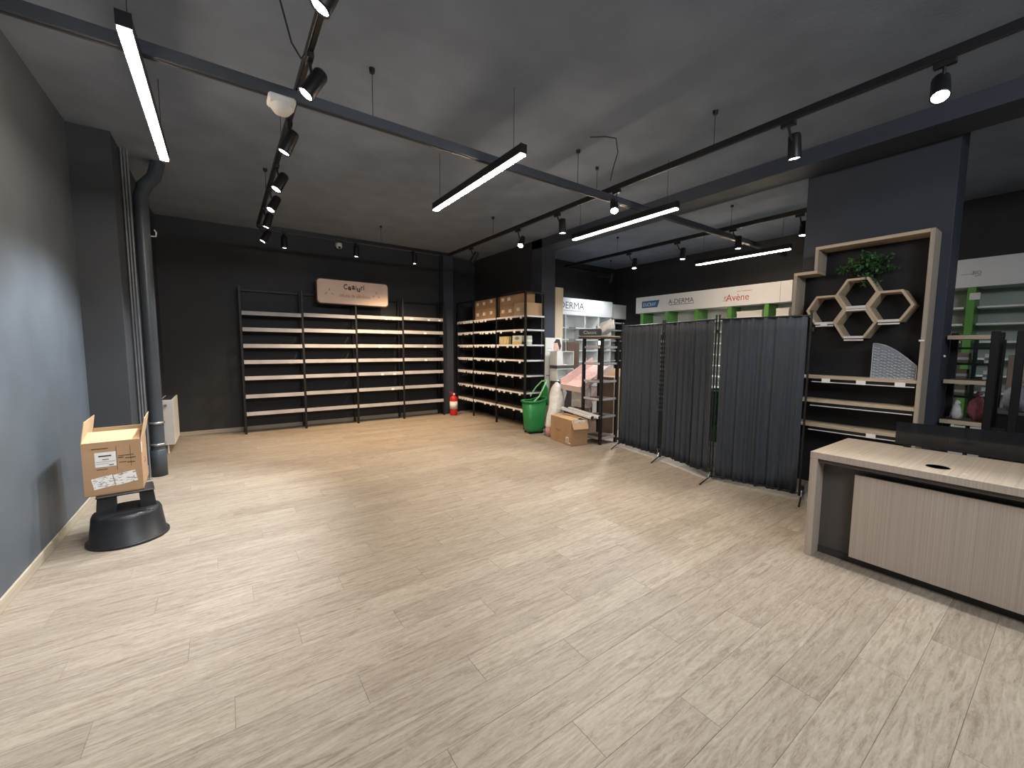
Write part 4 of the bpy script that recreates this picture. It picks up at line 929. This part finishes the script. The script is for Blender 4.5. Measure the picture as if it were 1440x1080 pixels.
# ------------------------------------------------------------------ racks beyond the partition
t = thing('shelving_rack', 'black rack with three pale-edged shelves beyond the dark partition', 'shelf', (5.6, 0.36, 0))
for nm, x, y in (('a', 5.6, 0.49), ('b', 5.6, 0.345), ('c', 5.92, 0.49), ('d', 5.92, 0.78)):
    part('post', MB().box(x-0.03, x+0.03, y-0.026, y+0.026, 0, 1.675, 0.003), M['black_metal'], t, True)
for k, z in enumerate((1.628, 1.215, 0.835)):
    s = part('shelf', MB().box(5.60, 5.92, 0.517, 0.775-0.01*(0), z-0.018, z+0.016, 0.002), M['shelf_board'], t, True)
    part('shelf_edge', MB().box(5.575, 5.599, 0.517, 0.785, z-0.020, z+0.017, 0.002), M['oak_y'], s, True)
part('side_bar', MB().box(5.58, 5.62, 0.372, 0.463, 0.30, 0.34).box(5.58, 5.62, 0.372, 0.463, 0.78, 0.82), M['black_metal'], t, True)
def lump(name, label, cat, loc, s, m, seed, nm='body', top=None):
    t = thing(name, label, cat, loc)
    b = MB().lathe([(0.0, 0.0), (0.8, 0.02), (1.0, 0.35), (0.85, 0.75), (0.45, 1.0), (0, 1.02)], (0, 0, 0), 14)
    rnd = random.Random(seed); b.v = [(x*s[0]*(1+rnd.uniform(-.28, .28)), y*s[1]*(1+rnd.uniform(-.28, .28)), max(0, z*s[2]*(1+rnd.uniform(-.08, .08)))) for x, y, z in b.v]
    part(nm, b, m, t)
    part('tied_top', MB().tube([(0, 0, s[2]*0.95), (0.01, 0.01, s[2]*1.12), (0.03, 0.0, s[2]*1.2)], [0.02, 0.012, 0.025], 8), top or m, t)
lump('bag', 'small pale figure-shaped bag on the lowest pale-edged shelf', 'bag', (5.74, 0.70, 0.852), (0.035, 0.04, 0.13), M['film'], 31)
lump('bag', 'crumpled pink bag on the lowest pale-edged shelf', 'bag', (5.78, 0.57, 0.852), (0.07, 0.055, 0.21), M['pink_bag'], 32)
t = thing('wire_rack', 'dark wire rack with small packets behind the pale-edged shelves', 'rack', (6.6, 0.9, 0))
for y in (0.52, 0.71, 0.90, 1.02): part('post', MB().box(6.59, 6.625, y-0.016, y+0.016, 0, 1.62), M['black_metal'], t, True)
for z in (0.4, 0.72, 1.0, 1.18, 1.36, 1.53): part('bar', MB().box(6.592, 6.62, 0.52, 1.02, z-0.012, z+0.012).box(6.62, 6.82, 0.52, 1.02, z-0.010, z), M['black_metal'], t, True)
k = 0
for z in (1.012, 1.192, 1.372):
    for y in (0.60, 0.80, 0.95):
        k += 1
        tt = thing('packet', 'pale packet on the wire rack, %s from its low end' % ['first', 'second', 'third', 'fourth', 'fifth', 'sixth', 'seventh', 'eighth', 'ninth'][k-1], 'packet', (6.70, y, z), group='packets on the wire rack')
        part('body', MB().box(-0.03, 0.03, -0.05, 0.05, 0, 0.09+0.01*((k*7) % 3), 0.004), [M['grey_bag'], M['paper'], M['card_grey']][k % 3], tt)
        part('printed_band', MB().box(-0.032, -0.029, -0.045, 0.045, 0.03, 0.06), [M['logo_blue'], M['logo_grey'], M['paper']][k % 3], tt)
t = thing('carton', 'tall dull carton between the two posts beyond the partition', 'box', (6.9, 0.42, 0))
part('body', MB().box(-0.15, 0.15, -0.14, 0.07, 0.0, 1.46, 0.004), M['card_grey'], t)
part('tape', MB().box(-0.152, -0.15, -0.06, -0.02, 0.2, 1.4), M['card_light'], t)
lump('bag', 'grey bag in front of the tall dull carton beyond the partition', 'bag', (6.3, 0.36, 0.92), (0.10, 0.11, 0.24), M['grey_bag'], 33)
t = thing('bench', 'low dark cabinet carrying the grey bag beyond the partition', 'cabinet', (6.3, 0.3, 0))
part('body', MB().box(-0.25, 0.25, -0.5, 0.2, 0, 0.90, 0.004), M['black_metal'], t)
part('top', MB().box(-0.27, 0.27, -0.52, 0.215, 0.90, 0.918, 0.003), M['anthracite'], t)

# ------------------------------------------------------------------ white pharmacy wall
XP = 8.0
def pharmacy(label, y0, y1, dividers, panel_m):
    t = thing('pharmacy_shelving', label, 'shelf', (XP, y0, 0))
    part('header', MB().box(XP, XP+0.42, y0, y1, 2.33, 2.695, 0.003), M['white'], t, True)
    part('back_panel', MB().box(XP+0.40, XP+0.44, y0, y1, 0.0, 2.33), panel_m, t, True)
    part('plinth', MB().box(XP+0.02, XP+0.40, y0, y1, 0.0, 0.5), M['white_matte'], t, True)
    for y in dividers:
        part('divider', MB().box(XP+0.02, XP+0.399, y-0.038, y+0.038, 0.5, 2.329, 0.003), M['green'], t, True)
    ys = [y0] + sorted(dividers) + [y1]
    for z in (0.74, 0.96, 1.18, 1.40, 1.62, 1.85, 2.07):
        for a, b in zip(ys, ys[1:]):
            if b-a < 0.2: continue
            s = part('shelf', MB().box(XP+0.06, XP+0.399, a+0.06, b-0.06, z-0.012, z+0.012), M['white_matte'], t, True)
    return t
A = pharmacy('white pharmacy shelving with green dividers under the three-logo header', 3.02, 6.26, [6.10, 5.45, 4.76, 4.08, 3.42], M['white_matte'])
B = pharmacy('white pharmacy shelving partly hidden by the dark partition', -1.0, 3.0, [2.96-0.67*k for k in range(1, 6)], M['panel_dim'])
rV, uV = Vector((0, -1, 0)), Z_
pb = part('blue_logo', MB().prism([(0, 0), (0.415, 0), (0.465, 0.155), (0, 0.155)], (XP-0.001, 6.09, 2.44), rV, uV, (-1, 0, 0), 0.002), M['logo_blue'], A, True)
part('logo_lettering', text_mb('DUCRAY', (XP-0.004, 6.045, 2.475), rV, uV, 0.33, 0.075), M['tag'], pb, True)
part('lettering', text_mb('A-DERMA', (XP-0.001, 5.40, 2.482), rV, uV, 0.59, 0.095), M['logo_ink'], A, True)
part('fine_print', MB().box(XP-0.002, XP-0.001, 4.80, 5.38, 2.452, 2.466), M['logo_grey'], A, True)
part('lettering', text_mb('Av\u00e8ne', (XP-0.001, 4.14, 2.425), rV, uV, 0.42, 0.13), M['logo_red'], A, True)
part('lettering', text_mb('EAU THERMALE', (XP-0.001, 3.94, 2.583), rV, uV, 0.26, 0.026), M['logo_red'], A, True)
st = MB(); rnd = random.Random(9)
for k in range(16):
    y, z = 4.15+rnd.uniform(-.03, .05), 2.43+rnd.uniform(0, 0.1)
    st.box(XP-0.002, XP-0.001, y-0.006, y+0.006, z-0.006, z+0.006)
part('dotted_emblem', st, M['logo_red'], A, True)
part('header_joint', MB().box(XP-0.0012, XP-0.0002, 3.20, 3.204, 2.335, 2.69), M['logo_grey'], A, True)
part('lettering', text_mb('BIO', (XP-0.001, 0.955, 2.488), rV, uV, 0.075, 0.045), M['logo_grey'], B, True)
part('lettering_rule', MB().box(XP-0.002, XP-0.001, 0.955, 1.06, 2.497, 2.502).prism([(0, 0), (0.05, 0.012), (0.05, 0.018), (0, 0.008)], (XP-0.001, 0.93, 2.462), rV, uV, (-1, 0, 0), 0.001), M['logo_grey'], B, True)
part('notice', MB().box(XP+0.010, XP+0.018, 0.87, 0.965, 2.168, 2.255), M['paper'], B, True)
for i, (y, w_, h_) in enumerate(((3.75, 0.45, 0.14), (3.19, 0.2, 0.15))):
    tt = thing('box', ['wide cream box on the top pharmacy shelf between green dividers', 'narrow cream box on the top pharmacy shelf at the honeycomb end'][i], 'box', (XP+0.10, y, 2.083))
    part('body', MB().box(0, 0.12, -w_/2, w_/2, 0, h_, 0.004), M['paper'], tt)
    part('lid', MB().box(-0.003, 0.123, -w_/2-0.003, w_/2+0.003, h_-0.03, h_+0.004), M['paper'], tt)

# white unit facing the room beside the column
YA_ = 6.75
t = thing('pharmacy_shelving', 'white pharmacy unit with dark DERMA lettering beside the middle column', 'shelf', (5.45, YA_, 0))
part('header', MB().box(5.45, 7.75, YA_, YA_+0.40, 2.25, 2.62, 0.003), M['white'], t, True)
part('back_panel', MB().box(5.45, 7.75, YA_+0.36, YA_+0.40, 0.0, 2.25), M['white_matte'], t, True)
for x in (5.47, 6.25, 6.85, 7.3, 7.74): part('divider', MB().box(x-0.012, x+0.012, YA_+0.02, YA_+0.359, 0.0, 2.249), M['white_matte'], t, True)
for z in (0.6, 0.9, 1.2, 1.45, 1.70, 1.965):
    for a, b in ((5.47, 6.25), (6.25, 6.85), (6.85, 7.3), (7.3, 7.74)):
        part('shelf', MB().box(a+0.0125, b-0.0125, YA_+0.03, YA_+0.359, z-0.012, z+0.012), M['white_matte'], t, True)
for z in (1.965, 1.70):
    part('label_holder', MB().box(6.36, 6.56, YA_+0.018, YA_+0.029, z-0.018, z+0.018), M['logo_grey'], t, True)
part('lettering', text_mb('A-DERMA', (5.80, YA_-0.001, 2.385), X_, Z_, 0.985, 0.145), M['logo_ink'], t, True)
fp_ = MB()
for i in range(22): fp_.box(5.85+i*0.043, 5.85+i*0.043+0.03, YA_-0.002, YA_-0.001, 2.335, 2.35)
part('fine_print', fp_, M['logo_grey'], t, True)
t = thing('pharmacy_shelving', 'narrow white corner unit set back between the two lettered headers', 'shelf', (7.78, 6.95, 0))
part('header', MB().box(7.765, 8.44, 6.90, 7.28, 2.25, 2.60, 0.003), M['white'], t, True)
part('back_panel', MB().box(7.765, 8.44, 7.24, 7.28, 0, 2.25), M['white_matte'], t, True)
for z in (1.2, 1.45, 1.70, 1.965, 2.15): part('shelf', MB().box(7.765, 8.44, 6.95, 7.239, z-0.012, z+0.012), M['white_matte'], t, True)
t = thing('end_board', 'tall light wood end board standing against the middle column', 'board', (5.355, 5.98, 0))
part('board', MB().box(-0.015, 0.19, 0.11, 0.14, 0, 2.69, 0.003), M['oak'], t)
part('edge_band', MB().box(-0.018, -0.015, 0.11, 0.14, 0, 2.69), M['ash'], t)
